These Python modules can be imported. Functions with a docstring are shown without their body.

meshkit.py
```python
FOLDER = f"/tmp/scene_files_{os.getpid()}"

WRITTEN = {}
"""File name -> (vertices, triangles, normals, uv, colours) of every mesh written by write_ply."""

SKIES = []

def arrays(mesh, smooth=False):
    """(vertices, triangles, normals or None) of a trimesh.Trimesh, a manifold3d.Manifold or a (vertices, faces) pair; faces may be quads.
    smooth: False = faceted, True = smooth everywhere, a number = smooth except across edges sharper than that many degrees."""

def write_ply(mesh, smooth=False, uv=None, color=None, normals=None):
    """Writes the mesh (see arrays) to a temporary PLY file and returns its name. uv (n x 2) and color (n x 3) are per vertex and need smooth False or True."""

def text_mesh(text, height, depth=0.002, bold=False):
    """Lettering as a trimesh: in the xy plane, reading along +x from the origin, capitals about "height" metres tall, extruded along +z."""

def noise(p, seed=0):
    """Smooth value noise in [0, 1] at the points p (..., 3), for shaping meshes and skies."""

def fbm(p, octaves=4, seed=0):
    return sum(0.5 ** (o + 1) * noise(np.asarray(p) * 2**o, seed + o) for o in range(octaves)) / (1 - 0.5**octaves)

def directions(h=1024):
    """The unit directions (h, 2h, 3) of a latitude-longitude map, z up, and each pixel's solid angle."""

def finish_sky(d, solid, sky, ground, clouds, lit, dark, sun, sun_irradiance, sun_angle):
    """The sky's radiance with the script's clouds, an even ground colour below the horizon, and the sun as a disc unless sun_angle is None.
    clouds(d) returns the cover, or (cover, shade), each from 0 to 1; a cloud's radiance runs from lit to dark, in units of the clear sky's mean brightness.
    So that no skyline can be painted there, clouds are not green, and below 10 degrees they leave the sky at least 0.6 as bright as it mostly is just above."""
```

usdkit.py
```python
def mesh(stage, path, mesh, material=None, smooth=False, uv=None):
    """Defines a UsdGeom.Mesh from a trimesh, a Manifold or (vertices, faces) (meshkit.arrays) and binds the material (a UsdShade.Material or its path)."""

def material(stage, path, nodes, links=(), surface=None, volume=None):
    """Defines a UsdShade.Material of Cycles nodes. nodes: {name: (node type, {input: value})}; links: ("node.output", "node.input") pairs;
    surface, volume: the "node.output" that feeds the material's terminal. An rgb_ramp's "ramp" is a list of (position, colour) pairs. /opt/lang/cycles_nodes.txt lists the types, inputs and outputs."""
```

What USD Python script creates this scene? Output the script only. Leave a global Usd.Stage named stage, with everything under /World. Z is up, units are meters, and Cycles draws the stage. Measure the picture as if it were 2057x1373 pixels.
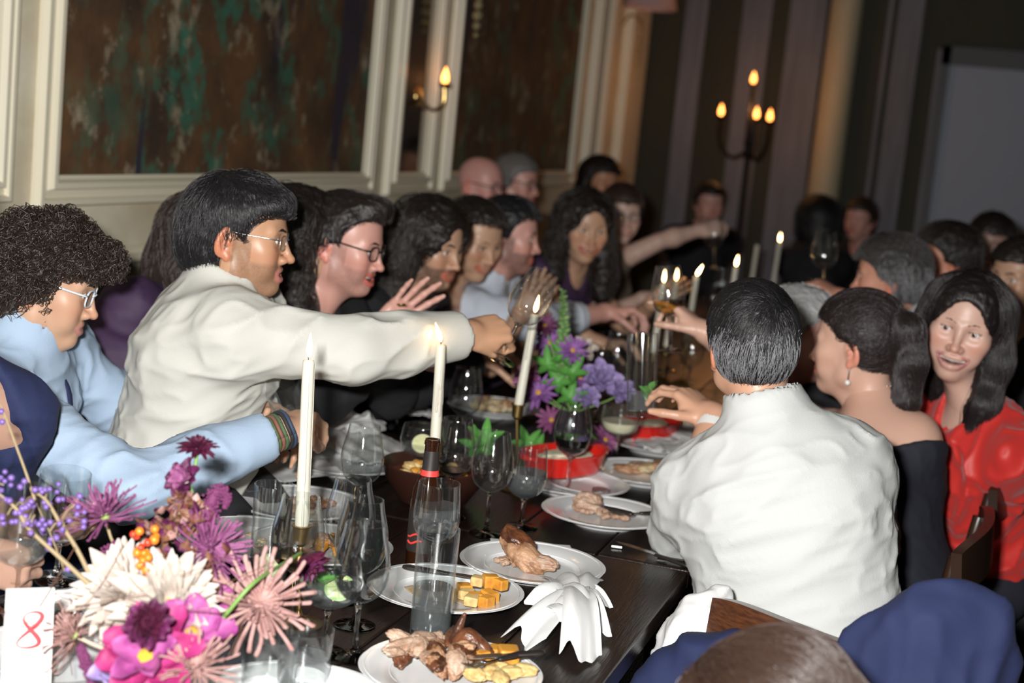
import math, random
import numpy as np
import trimesh, manifold3d, usdkit, meshkit
from scipy import ndimage
from scipy.spatial import cKDTree
from pxr import Gf, Sdf, Usd, UsdGeom, UsdLux, UsdShade, Vt

random.seed(7)
rng = np.random.default_rng(7)
stage = Usd.Stage.CreateInMemory()
UsdGeom.SetStageUpAxis(stage, UsdGeom.Tokens.z)
UsdGeom.SetStageMetersPerUnit(stage, 1.0)
UsdGeom.Xform.Define(stage, '/World')
UsdGeom.Scope.Define(stage, '/World/Looks')

# ------------------------------------------------------------------ camera
FPX = 3000.0                                   # focal length in pixels of the 2057 x 1373 frame
PITCH, ROLL, YAW = np.radians([8.4, 5.6, 17.0])
EYE = np.array([0, 0, 1.595])
c_d = np.array([-np.sin(YAW) * np.cos(PITCH), np.cos(YAW) * np.cos(PITCH), -np.sin(PITCH)])
_r = np.cross(c_d, [0, 0, 1]); _r /= np.linalg.norm(_r)
_u = np.cross(_r, c_d)
c_r = _r * np.cos(ROLL) + _u * np.sin(ROLL)
c_u = _u * np.cos(ROLL) - _r * np.sin(ROLL)
cam = UsdGeom.Camera.Define(stage, '/World/camera')
m4 = np.eye(4); m4[0, :3], m4[1, :3], m4[2, :3], m4[3, :3] = c_r, c_u, -c_d, EYE
cam.AddTransformOp().Set(Gf.Matrix4d(m4.tolist()))
cam.CreateHorizontalApertureAttr(36.0)
cam.CreateVerticalApertureAttr(36.0 * 1373 / 2057)
cam.CreateFocalLengthAttr(36.0 * FPX / 2057)
cam.CreateFStopAttr(3.0)
cam.CreateFocusDistanceAttr(2.62)
cam.CreateClippingRangeAttr(Gf.Vec2f(0.05, 100))
cam.CreateExposureAttr(0.35)


def ray(x, y):
    return c_d + c_r * (x - 1028.5) / FPX - c_u * (y - 686.5) / FPX


def W(x, y, dep):
    """A point of the place seen in direction (x, y) at the given distance along the axis."""
    return EYE + ray(x, y) * dep


def T(x, y, z=0.75):
    """The point of the horizontal plane z seen in direction (x, y); the table top by default."""
    v = ray(x, y)
    return EYE + v * (z - EYE[2]) / v[2]


def pix(p):
    q = np.asarray(p) - EYE
    return 1028.5 + FPX * (q @ c_r) / (q @ c_d), 686.5 - FPX * (q @ c_u) / (q @ c_d), q @ c_d


# ------------------------------------------------------------------ light: the photographer's flash beside the lens, a faint room glow
fl = UsdLux.RectLight.Define(stage, '/World/camera_flash')
fp = EYE - c_r * 0.13 + c_u * 0.12 + c_d * 0.05
m4 = np.eye(4); m4[0, :3], m4[1, :3], m4[2, :3], m4[3, :3] = c_r, c_u, -c_d, fp
fl.AddTransformOp().Set(Gf.Matrix4d(m4.tolist()))
fl.CreateWidthAttr(0.10); fl.CreateHeightAttr(0.06)
fl.CreateIntensityAttr(5900.0)
fl.CreateColorAttr(Gf.Vec3f(1.0, 0.985, 0.96))
dome = UsdLux.DomeLight.Define(stage, '/World/room_glow')
dome.CreateIntensityAttr(0.006)
dome.CreateColorAttr(Gf.Vec3f(1.0, 0.85, 0.7))

# ------------------------------------------------------------------ materials
_mats = {}


def mat(name, base=(.5, .5, .5), rough=.5, **kw):
    if name in _mats:
        return _mats[name]
    bump = kw.pop('bump', None)
    vary = kw.pop('vary', None)                # (second colour, scale, (sx, sy, sz))
    nodes = {'p': ('principled_bsdf', {'base_color': base, 'roughness': rough, **kw})}
    links = []
    if vary:
        c2, sc, st = vary[:3]
        lo, hi = vary[3] if len(vary) > 3 else (.35, .65)
        nodes |= {'tc': ('texture_coordinate', {}), 'mp': ('mapping', {'scale': st}), 'n': ('noise_texture', {'scale': sc, 'detail': 5.0, 'roughness': .6}),
                  'r': ('rgb_ramp', {'ramp': [(lo, base), (hi, c2)]})}
        links += [('tc.object', 'mp.vector'), ('mp.vector', 'n.vector'), ('n.fac', 'r.fac'), ('r.color', 'p.base_color')]
    if bump:
        sc, strength, st = bump
        nodes |= {'tcb': ('texture_coordinate', {}), 'mpb': ('mapping', {'scale': st}), 'nb': ('noise_texture', {'scale': sc, 'detail': 4.0}),
                  'b': ('bump', {'strength': strength, 'distance': .004})}
        links += [('tcb.object', 'mpb.vector'), ('mpb.vector', 'nb.vector'), ('nb.fac', 'b.height'), ('b.normal', 'p.normal')]
    m = _mats[name] = usdkit.material(stage, '/World/Looks/' + name, nodes, links, surface='p.BSDF')
    return m


def mat_col(name, rough=.5, **kw):
    """A material whose colour is the mesh's own 'col' primvar."""
    if name not in _mats:
        nodes = {'a': ('attribute', {'attribute': 'col'}), 'p': ('principled_bsdf', {'roughness': rough, **kw})}
        _mats[name] = usdkit.material(stage, '/World/Looks/' + name, nodes, [('a.color', 'p.base_color')], surface='p.BSDF')
    return _mats[name]


def mat_clear(name, tint=(.97, .98, .98), edge=(.80, .84, .86), rough=.04, f0=.065, haze=.11, base=None):
    """Thin clear glass: lets light pass, mirrors more at a slant, a little hazy with handling where it is seen edge-on."""
    if name not in _mats:
        nodes = {'lw': ('layer_weight', {'blend': .5}), 'r': ('rgb_ramp', {'ramp': [(0, tint), (.55, tint), (1, edge)]}), 't': ('transparent_bsdf', {}),
                 'g': ('glossy_bsdf', {'color': (1, 1, 1), 'roughness': rough}), 'm': ('mix_closure', {}), 'd': ('diffuse_bsdf', {'color': (.8, .84, .86)}), 'm2': ('mix_closure', {}),
                 'hz': ('math', {'math_type': 'multiply_add', 'value2': haze * 4, 'value3': haze * .02 if base is None else base}), 'p2': ('math', {'math_type': 'power', 'value2': 9.0}),
                 'pw': ('math', {'math_type': 'power', 'value2': 4.0}), 'ma': ('math', {'math_type': 'multiply_add', 'value2': .9 - f0, 'value3': f0})}
        _mats[name] = usdkit.material(stage, '/World/Looks/' + name, nodes,
                                      [('lw.facing', 'r.fac'), ('r.color', 't.color'), ('lw.facing', 'pw.value1'), ('pw.value', 'ma.value1'), ('ma.value', 'm.fac'),
                                       ('lw.facing', 'p2.value1'), ('p2.value', 'hz.value1'), ('hz.value', 'm2.fac'), ('t.BSDF', 'm2.closure1'), ('d.BSDF', 'm2.closure2'),
                                       ('m2.closure', 'm.closure1'), ('g.BSDF', 'm.closure2')], surface='m.closure')
    return _mats[name]


def mat_emit(name, color, strength):
    if name not in _mats:
        _mats[name] = usdkit.material(stage, '/World/Looks/' + name, {'e': ('emission', {'color': color, 'strength': strength})}, surface='e.emission')
    return _mats[name]


# ------------------------------------------------------------------ prims
_names, _loc = {}, {}


def uniq(parent, name):
    n = _names.get((parent, name), 0)
    _names[parent, name] = n + 1
    return f'{parent}/{name}' + (f'_{n:03d}' if n else '')


def say(prim, label=None, cat=None, group=None, kind=None):
    for k, v in (('label', label), ('category', cat), ('group', group), ('kind', kind)):
        if v:
            prim.SetCustomDataByKey(k, v)


def frame(x, y, z, o):
    m = np.eye(4); m[0, :3], m[1, :3], m[2, :3], m[3, :3] = x, y, z, o
    return m


def rot(axis, deg):
    return trimesh.transformations.rotation_matrix(np.radians(deg), axis)[:3, :3]


def thing(name, label, cat, loc=(0, 0, 0), R=None, group=None):
    """An Xform at the thing's base; its parts are its children."""
    path = uniq('/World', name)
    x = UsdGeom.Xform.Define(stage, path)
    m = np.eye(4)
    if R is not None:
        m[:3, :3] = np.asarray(R).T
    m[3, :3] = loc
    x.AddTransformOp().Set(Gf.Matrix4d(m.tolist()))
    say(x.GetPrim(), label, cat, group)
    _loc[path] = np.array(loc, float)
    return path


def copy(src, label, loc, R=None, group=None):
    """Another of a kind: references the first one with its parts."""
    name = src.split('/')[-1]
    path = uniq('/World', name[:-4] if name[-4] == '_' and name[-3:].isdigit() else name)
    x = UsdGeom.Xform.Define(stage, path)
    x.GetPrim().GetReferences().AddInternalReference(src)
    m = np.eye(4)
    if R is not None:
        m[:3, :3] = np.asarray(R).T
    m[3, :3] = loc
    op = x.GetPrim().GetAttribute('xformOp:transform')
    op.Set(Gf.Matrix4d(m.tolist()))
    x.GetPrim().SetInstanceable(True)
    old = stage.GetPrimAtPath(src).GetCustomData()
    say(x.GetPrim(), label, old['category'], group or old.get('group'))
    return path


def tri(mesh):
    if isinstance(mesh, trimesh.Trimesh):
        return mesh
    v, f, _ = meshkit.arrays(mesh)
    return trimesh.Trimesh(v, f, process=False)


def part(parent, name, mesh, material, smooth=30, col=None, label=None, kind=None, world=False):
    """One mesh prim under a thing (or under a part). world: the mesh is given in world coordinates."""
    mesh = tri(mesh)
    if world:
        top = '/'.join(parent.split('/')[:3])
        mesh = trimesh.Trimesh(mesh.vertices - _loc[top], mesh.faces, process=False)
    path = uniq(parent, name)
    if col is not None:
        smooth = True
    g = usdkit.mesh(stage, path, mesh, material, smooth=smooth)
    if col is not None:
        col = np.broadcast_to(np.asarray(col, np.float32), (len(mesh.vertices), 3))
        UsdGeom.PrimvarsAPI(g).CreatePrimvar('col', Sdf.ValueTypeNames.Color3fArray, 'vertex').Set(Vt.Vec3fArray.FromNumpy(np.ascontiguousarray(col, np.float32)))
    say(g.GetPrim(), label, kind=kind)
    return path


def solo(name, mesh, material, label, cat, smooth=30, group=None, kind=None, col=None):
    """A thing that is one mesh, standing at the top level, in world coordinates."""
    path = part('/World', name, mesh, material, smooth, col)
    say(stage.GetPrimAtPath(path), label, cat, group, kind)
    return path


def curves(parent, name, strands, widths, material, label=None, world=True):
    top = '/'.join(parent.split('/')[:3])
    path = uniq(parent, name)
    c = UsdGeom.BasisCurves.Define(stage, path)
    c.CreateTypeAttr('linear'); c.CreateWrapAttr('nonperiodic')
    pts = np.vstack(strands) - (_loc[top] if world else 0)
    c.CreatePointsAttr(Vt.Vec3fArray.FromNumpy(pts.astype(np.float32)))
    c.CreateCurveVertexCountsAttr(Vt.IntArray([len(s) for s in strands]))
    w = np.concatenate([np.asarray(x) for x in widths]) if np.ndim(widths[0]) else np.concatenate([np.linspace(1, .35, len(s)) * widths[0] for s in strands])
    c.CreateWidthsAttr(Vt.FloatArray.FromNumpy(w.astype(np.float32)))
    c.SetWidthsInterpolation('vertex')
    UsdShade.MaterialBindingAPI.Apply(c.GetPrim()).Bind(material)
    say(c.GetPrim(), label)
    return path


# ------------------------------------------------------------------ mesh helpers
def join(*ms):
    ms = [tri(m) for m in ms if m is not None]
    return trimesh.util.concatenate(ms)


def moved(m, loc=(0, 0, 0), R=None, s=1.0):
    m = tri(m)
    v = np.asarray(m.vertices) * s
    if R is not None:
        v = v @ np.asarray(R).T
    f = m.faces if np.prod(s) > 0 else m.faces[:, ::-1]
    return trimesh.Trimesh(v + np.asarray(loc), f, process=False)


def lathe(prof, n=40):
    """Revolves (r, z) points about z; ends with r = 0 close the shape."""
    prof = np.asarray(prof, float)
    k = len(prof)
    a = np.linspace(0, 2 * np.pi, n, endpoint=False)
    v = np.stack([prof[:, 0, None] * np.cos(a), prof[:, 0, None] * np.sin(a), np.broadcast_to(prof[:, 1, None], (k, n))], -1).reshape(-1, 3)
    f = []
    j = np.arange(n); j2 = (j + 1) % n
    for i in range(k - 1):
        a0, a1, b0, b1 = i * n + j, i * n + j2, (i + 1) * n + j, (i + 1) * n + j2
        if prof[i, 0] > 1e-9:
            f.append(np.stack([a0, a1, b1], 1))
        if prof[i + 1, 0] > 1e-9:
            f.append(np.stack([a0, b1, b0], 1))
    return trimesh.Trimesh(v, np.vstack(f), process=False)


def spline(pts, n):
    """Catmull-Rom through pts."""
    p = np.asarray(pts, float)
    if len(p) == 2:
        return p[0] + (p[1] - p[0]) * np.linspace(0, 1, n)[:, None]
    p = np.vstack([2 * p[0] - p[1], p, 2 * p[-1] - p[-2]])
    t = np.linspace(0, len(p) - 3 - 1e-9, n)
    i = t.astype(int); t = (t - i)[:, None]
    a, b, c, d = p[i], p[i + 1], p[i + 2], p[i + 3]
    return .5 * (2 * b + (c - a) * t + (2 * a - 5 * b + 4 * c - d) * t ** 2 + (3 * b - a - 3 * c + d) * t ** 3)


def unit(v):
    v = np.asarray(v, float)
    return v / max(np.linalg.norm(v), 1e-12)


def tube(pts, r, n=8, smoothn=None, flat=None):
    """A closed tube along pts; r one radius or one per point; flat squashes it along the second axis."""
    p = spline(pts, smoothn) if smoothn else np.asarray(pts, float)
    k = len(p)
    r = np.interp(np.linspace(0, 1, k), np.linspace(0, 1, np.size(r)), np.atleast_1d(r)) if np.size(r) > 1 else np.full(k, float(np.ravel(r)[0]))
    t = np.gradient(p, axis=0); t /= np.maximum(np.linalg.norm(t, axis=1, keepdims=True), 1e-12)
    x = unit(np.cross(t[0], [0, 0, 1]) if abs(t[0][2]) < .9 else np.cross(t[0], [0, 1, 0]))
    rings, a = [], np.linspace(0, 2 * np.pi, n, endpoint=False)
    for i in range(k):
        x = unit(x - t[i] * (x @ t[i])); y = np.cross(t[i], x)
        rings.append(p[i] + r[i] * (np.cos(a)[:, None] * x + (flat or 1) * np.sin(a)[:, None] * y))
    v = np.vstack(rings + [p[:1], p[-1:]])
    j = np.arange(n); j2 = (j + 1) % n
    f = [np.vstack([np.stack([i * n + j, i * n + j2, (i + 1) * n + j2], 1), np.stack([i * n + j, (i + 1) * n + j2, (i + 1) * n + j], 1)]) for i in range(k - 1)]
    f.append(np.stack([np.full(n, k * n), j2, j], 1)); f.append(np.stack([np.full(n, k * n + 1), (k - 1) * n + j, (k - 1) * n + j2], 1))
    return trimesh.Trimesh(v, np.vstack(f), process=False)


def rbox(size, r=.004, loc=(0, 0, 0), R=None, seg=2):
    """A box with rounded edges: the hull of small spheres at its corners."""
    sx, sy, sz = (max(s / 2 - r, 1e-5) for s in size)
    s = manifold3d.Manifold.sphere(r, 4 * seg)
    m = manifold3d.Manifold.batch_hull([s.translate((a * sx, b * sy, c * sz)) for a in (-1, 1) for b in (-1, 1) for c in (-1, 1)])
    return moved(m, loc, R)


def prism(poly, h, loc=(0, 0, 0), R=None):
    """Extrudes a polygon (xy points) by h along z."""
    from shapely.geometry import Polygon
    return moved(trimesh.creation.extrude_polygon(Polygon(poly), h), loc, R)


def sheet(P, thick=.002):
    """A closed thin sheet from a grid of points (n, m, 3)."""
    n, m = P.shape[:2]
    du, dv = np.gradient(P, axis=0), np.gradient(P, axis=1)
    N = np.cross(du, dv); N /= np.maximum(np.linalg.norm(N, axis=2, keepdims=True), 1e-12)
    v = np.vstack([(P + N * thick / 2).reshape(-1, 3), (P - N * thick / 2).reshape(-1, 3)])
    i = np.arange(n * m).reshape(n, m)
    q = np.stack([i[:-1, :-1], i[1:, :-1], i[1:, 1:], i[:-1, 1:]], -1).reshape(-1, 4)
    o = n * m
    fs = [q, q[:, ::-1] + o]
    for e in (i[0], i[:, -1], i[-1, ::-1], i[::-1, 0]):
        fs.append(np.stack([e[:-1], e[1:], e[1:] + o, e[:-1] + o], 1))
    return tri((v, np.vstack(fs)))


# ------------------------------------------------------------------ smooth solids: distance fields on a grid, drawn as surface nets
class Blob:
    def __init__(self, lo, hi, h):
        self.lo, self.h = np.asarray(lo, float), h
        self.n = np.ceil((np.asarray(hi) - self.lo) / h).astype(int) + 1
        self.d = np.full(self.n, 1.0, np.float32)

    def _box(self, lo, hi):
        a = np.clip(np.floor((lo - self.lo) / self.h).astype(int), 0, self.n)
        b = np.clip(np.ceil((hi - self.lo) / self.h).astype(int) + 1, 0, self.n)
        if (b <= a).any():
            return None, None
        ax = [self.lo[i] + self.h * np.arange(a[i], b[i]) for i in range(3)]
        g = np.stack(np.meshgrid(*ax, indexing='ij'), -1)
        return tuple(slice(x, y) for x, y in zip(a, b)), g

    def _put(self, s, b, k, op):
        a = self.d[s]
        if op == 'u':
            if k > 0:
                h = np.maximum(k - np.abs(a - b), 0) / k
                self.d[s] = np.minimum(a, b) - h * h * k * .25
            else:
                self.d[s] = np.minimum(a, b)
        else:
            b = -b
            if k > 0:
                h = np.maximum(k - np.abs(a - b), 0) / k
                self.d[s] = np.maximum(a, b) + h * h * k * .25
            else:
                self.d[s] = np.maximum(a, b)

    def cone(self, a, b, ra, rb=None, k=.01, op='u'):
        a, b = np.asarray(a, float), np.asarray(b, float)
        rb = ra if rb is None else rb
        m = max(ra, rb) + k + 3 * self.h
        s, g = self._box(np.minimum(a, b) - m, np.maximum(a, b) + m)
        if s is None:
            return self
        ab = b - a
        t = np.clip(((g - a) @ ab) / max(ab @ ab, 1e-12), 0, 1)
        self._put(s, np.linalg.norm(g - a - t[..., None] * ab, axis=-1) - (ra + (rb - ra) * t), k, op)
        return self

    def ell(self, c, r, R=None, k=.01, op='u'):
        c, r = np.asarray(c, float), np.broadcast_to(np.asarray(r, float), 3)
        m = r.max() + k + 3 * self.h
        s, g = self._box(c - m, c + m)
        if s is None:
            return self
        q = g - c
        if R is not None:
            q = q @ np.asarray(R)              # columns of R: the ellipsoid's axes
        k0 = np.linalg.norm(q / r, axis=-1); k1 = np.linalg.norm(q / (r * r), axis=-1)
        self._put(s, k0 * (k0 - 1) / np.maximum(k1, 1e-9), k, op)
        return self

    def chain(self, pts, r, k=.01, op='u'):
        r = np.interp(np.linspace(0, 1, len(pts)), np.linspace(0, 1, np.size(r)), np.atleast_1d(r))
        for i in range(len(pts) - 1):
            self.cone(pts[i], pts[i + 1], r[i], r[i + 1], k, op)
        return self

    def half(self, p, n, k=.004):
        """Cuts away what lies on the side of the plane that n points to."""
        s, g = self._box(self.lo, self.lo + self.h * self.n)
        self._put(s, -((g - np.asarray(p)) @ unit(n)), k, 's')
        return self

    def field(self, p):
        return ndimage.map_coordinates(self.d, ((np.asarray(p) - self.lo) / self.h).T, order=1, mode='nearest')

    def grad(self, p):
        e = self.h
        g = np.stack([self.field(p + np.eye(3)[i] * e) - self.field(p - np.eye(3)[i] * e) for i in range(3)], -1)
        return g / np.maximum(np.linalg.norm(g, axis=-1, keepdims=True), 1e-9)

    def mesh(self):
        d = self.d.copy()
        for ax in range(3):                    # closed at the border
            sl = [slice(None)] * 3
            for e in (0, -1):
                sl[ax] = e; d[tuple(sl)] = np.maximum(d[tuple(sl)], 1e-4)
        ins = d < 0
        corners = [(i, j, k) for i in (0, 1) for j in (0, 1) for k in (0, 1)]
        cn = np.array(d.shape) - 1
        cnt = sum(ins[i:cn[0] + i, j:cn[1] + j, k:cn[2] + k].astype(np.int8) for i, j, k in corners)
        cells = np.argwhere((cnt > 0) & (cnt < 8))
        vid = np.full(cn, -1, np.int32); vid[tuple(cells.T)] = np.arange(len(cells))
        acc, num = np.zeros((len(cells), 3)), np.zeros(len(cells))
        for a in range(8):
            for b in range(a + 1, 8):
                ca, cb = np.array(corners[a]), np.array(corners[b])
                if np.abs(ca - cb).sum() != 1:
                    continue
                da, db = d[tuple((cells + ca).T)], d[tuple((cells + cb).T)]
                x = (da < 0) != (db < 0)
                t = np.where(x, da / np.where(da == db, 1, da - db), 0)
                acc += np.where(x[:, None], ca + t[:, None] * (cb - ca), 0); num += x
        v = self.lo + self.h * (cells + acc / num[:, None])
        quads = []
        for ax in range(3):
            b, c = (ax + 1) % 3, (ax + 2) % 3
            s0 = [slice(None)] * 3; s1 = [slice(None)] * 3
            s0[ax] = slice(0, -1); s1[ax] = slice(1, None)
            for q in (b, c):
                s0[q] = s1[q] = slice(1, -1)
            x0, x1 = ins[tuple(s0)], ins[tuple(s1)]
            e = np.argwhere(x0 != x1)
            if not len(e):
                continue
            flip = ~x0[tuple(e.T)]
            e = e.copy(); e[:, b] += 1; e[:, c] += 1
            def at(ob, oc):
                i = e.copy(); i[:, b] += ob; i[:, c] += oc
                return vid[tuple(i.T)]
            q = np.stack([at(-1, -1), at(0, -1), at(0, 0), at(-1, 0)], 1)
            q[flip] = q[flip][:, ::-1]
            quads.append(q)
        q = np.vstack(quads)
        return trimesh.Trimesh(v, np.vstack([q[:, [0, 1, 2]], q[:, [0, 2, 3]]]), process=False)


def fuse(*ms):
    """One continuous solid from overlapping closed meshes."""
    try:
        out = None
        for m in ms:
            x = manifold3d.Manifold(manifold3d.Mesh(np.asarray(m.vertices, np.float32), np.asarray(m.faces, np.uint32)))
            if x.status() != manifold3d.Error.NoError:
                raise ValueError(str(x.status()))
            out = x if out is None else out + x
        return tri(out)
    except Exception:
        return join(*ms)


def vnormals(m):
    return meshkit.arrays(m, True)[2]


def puff(m, fn):
    """Displaces the vertices along their normals by fn(points)."""
    v = np.asarray(m.vertices)
    return trimesh.Trimesh(v + vnormals(m) * fn(v)[:, None], m.faces, process=False)


def relax(m, it=3, lam=.5):
    """Plain smoothing towards the neighbours' mean."""
    v, f = np.array(m.vertices, float), np.asarray(m.faces)
    e = np.vstack([f[:, [0, 1]], f[:, [1, 2]], f[:, [2, 0]]]); e = np.vstack([e, e[:, ::-1]])
    n = np.bincount(e[:, 0], minlength=len(v)).clip(1)
    for _ in range(it):
        s = np.stack([np.bincount(e[:, 0], v[e[:, 1], k], len(v)) for k in range(3)], 1) / n[:, None]
        v = v + lam * (s - v)
    return trimesh.Trimesh(v, f, process=False)
# ------------------------------------------------------------------ people: heads, hands, bodies, hair
SKIN = mat_col('skin', .42, subsurface_weight=.12, subsurface_radius=(.9, .35, .2), subsurface_scale=.006, specular_ior_level=.45)
EYE_M = mat_col('eye_surface', .08)
HAIRS = {}


def hair_mat(name, col, rough=.38):
    if name not in HAIRS:
        HAIRS[name] = usdkit.material(stage, '/World/Looks/' + name, {
            'hi': ('hair_info', {}), 'r': ('rgb_ramp', {'ramp': [(0, tuple(.40 * c for c in col)), (.7, tuple(1.3 * c for c in col)), (1, tuple(2.6 * c for c in col))]}), 'wn': ('white_noise_texture', {'dimensions': '1D'}),
            'p': ('principled_bsdf', {'roughness': rough, 'specular_ior_level': .55})},
            [('hi.index', 'wn.w'), ('wn.value', 'r.fac'), ('r.color', 'p.base_color')], surface='p.BSDF')
    return HAIRS[name]


def smooth01(x):
    x = np.clip(x, 0, 1)
    return x * x * (3 - 2 * x)


LIP_U = np.array([(-.025, .080, -.0655), (-.013, .0900, -.0625), (0, .0930, -.0615), (.013, .0900, -.0625), (.025, .080, -.0655)])
LIP_L = np.array([(-.023, .080, -.068), (-.012, .0885, -.0735), (0, .0910, -.0745), (.012, .0885, -.0735), (.023, .080, -.068)])


def mouth_shape(sp):
    if '_lips' in sp:
        return sp['_lips'][0].copy(), sp['_lips'][1].copy()
    s, o = sp.get('smile', 0), sp.get('open', 0)
    up, lo = LIP_U.copy(), LIP_L.copy()
    for L in (up, lo):
        e = (np.abs(L[:, 0]) / .025) ** 1.5
        L[:, 0] *= 1 + .42 * s
        L[:, 2] += s * (.0070 * e - .001) + .002 * s
        L[:, 1] -= s * (.004 + .004 * e)
    up[:, 2] += o * .0015
    c = 1 - (np.abs(LIP_L[:, 0]) / .026) ** 4
    lo[:, 2] -= o * .012 * c
    lo[:, 1] -= o * .003
    return up, lo


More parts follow.
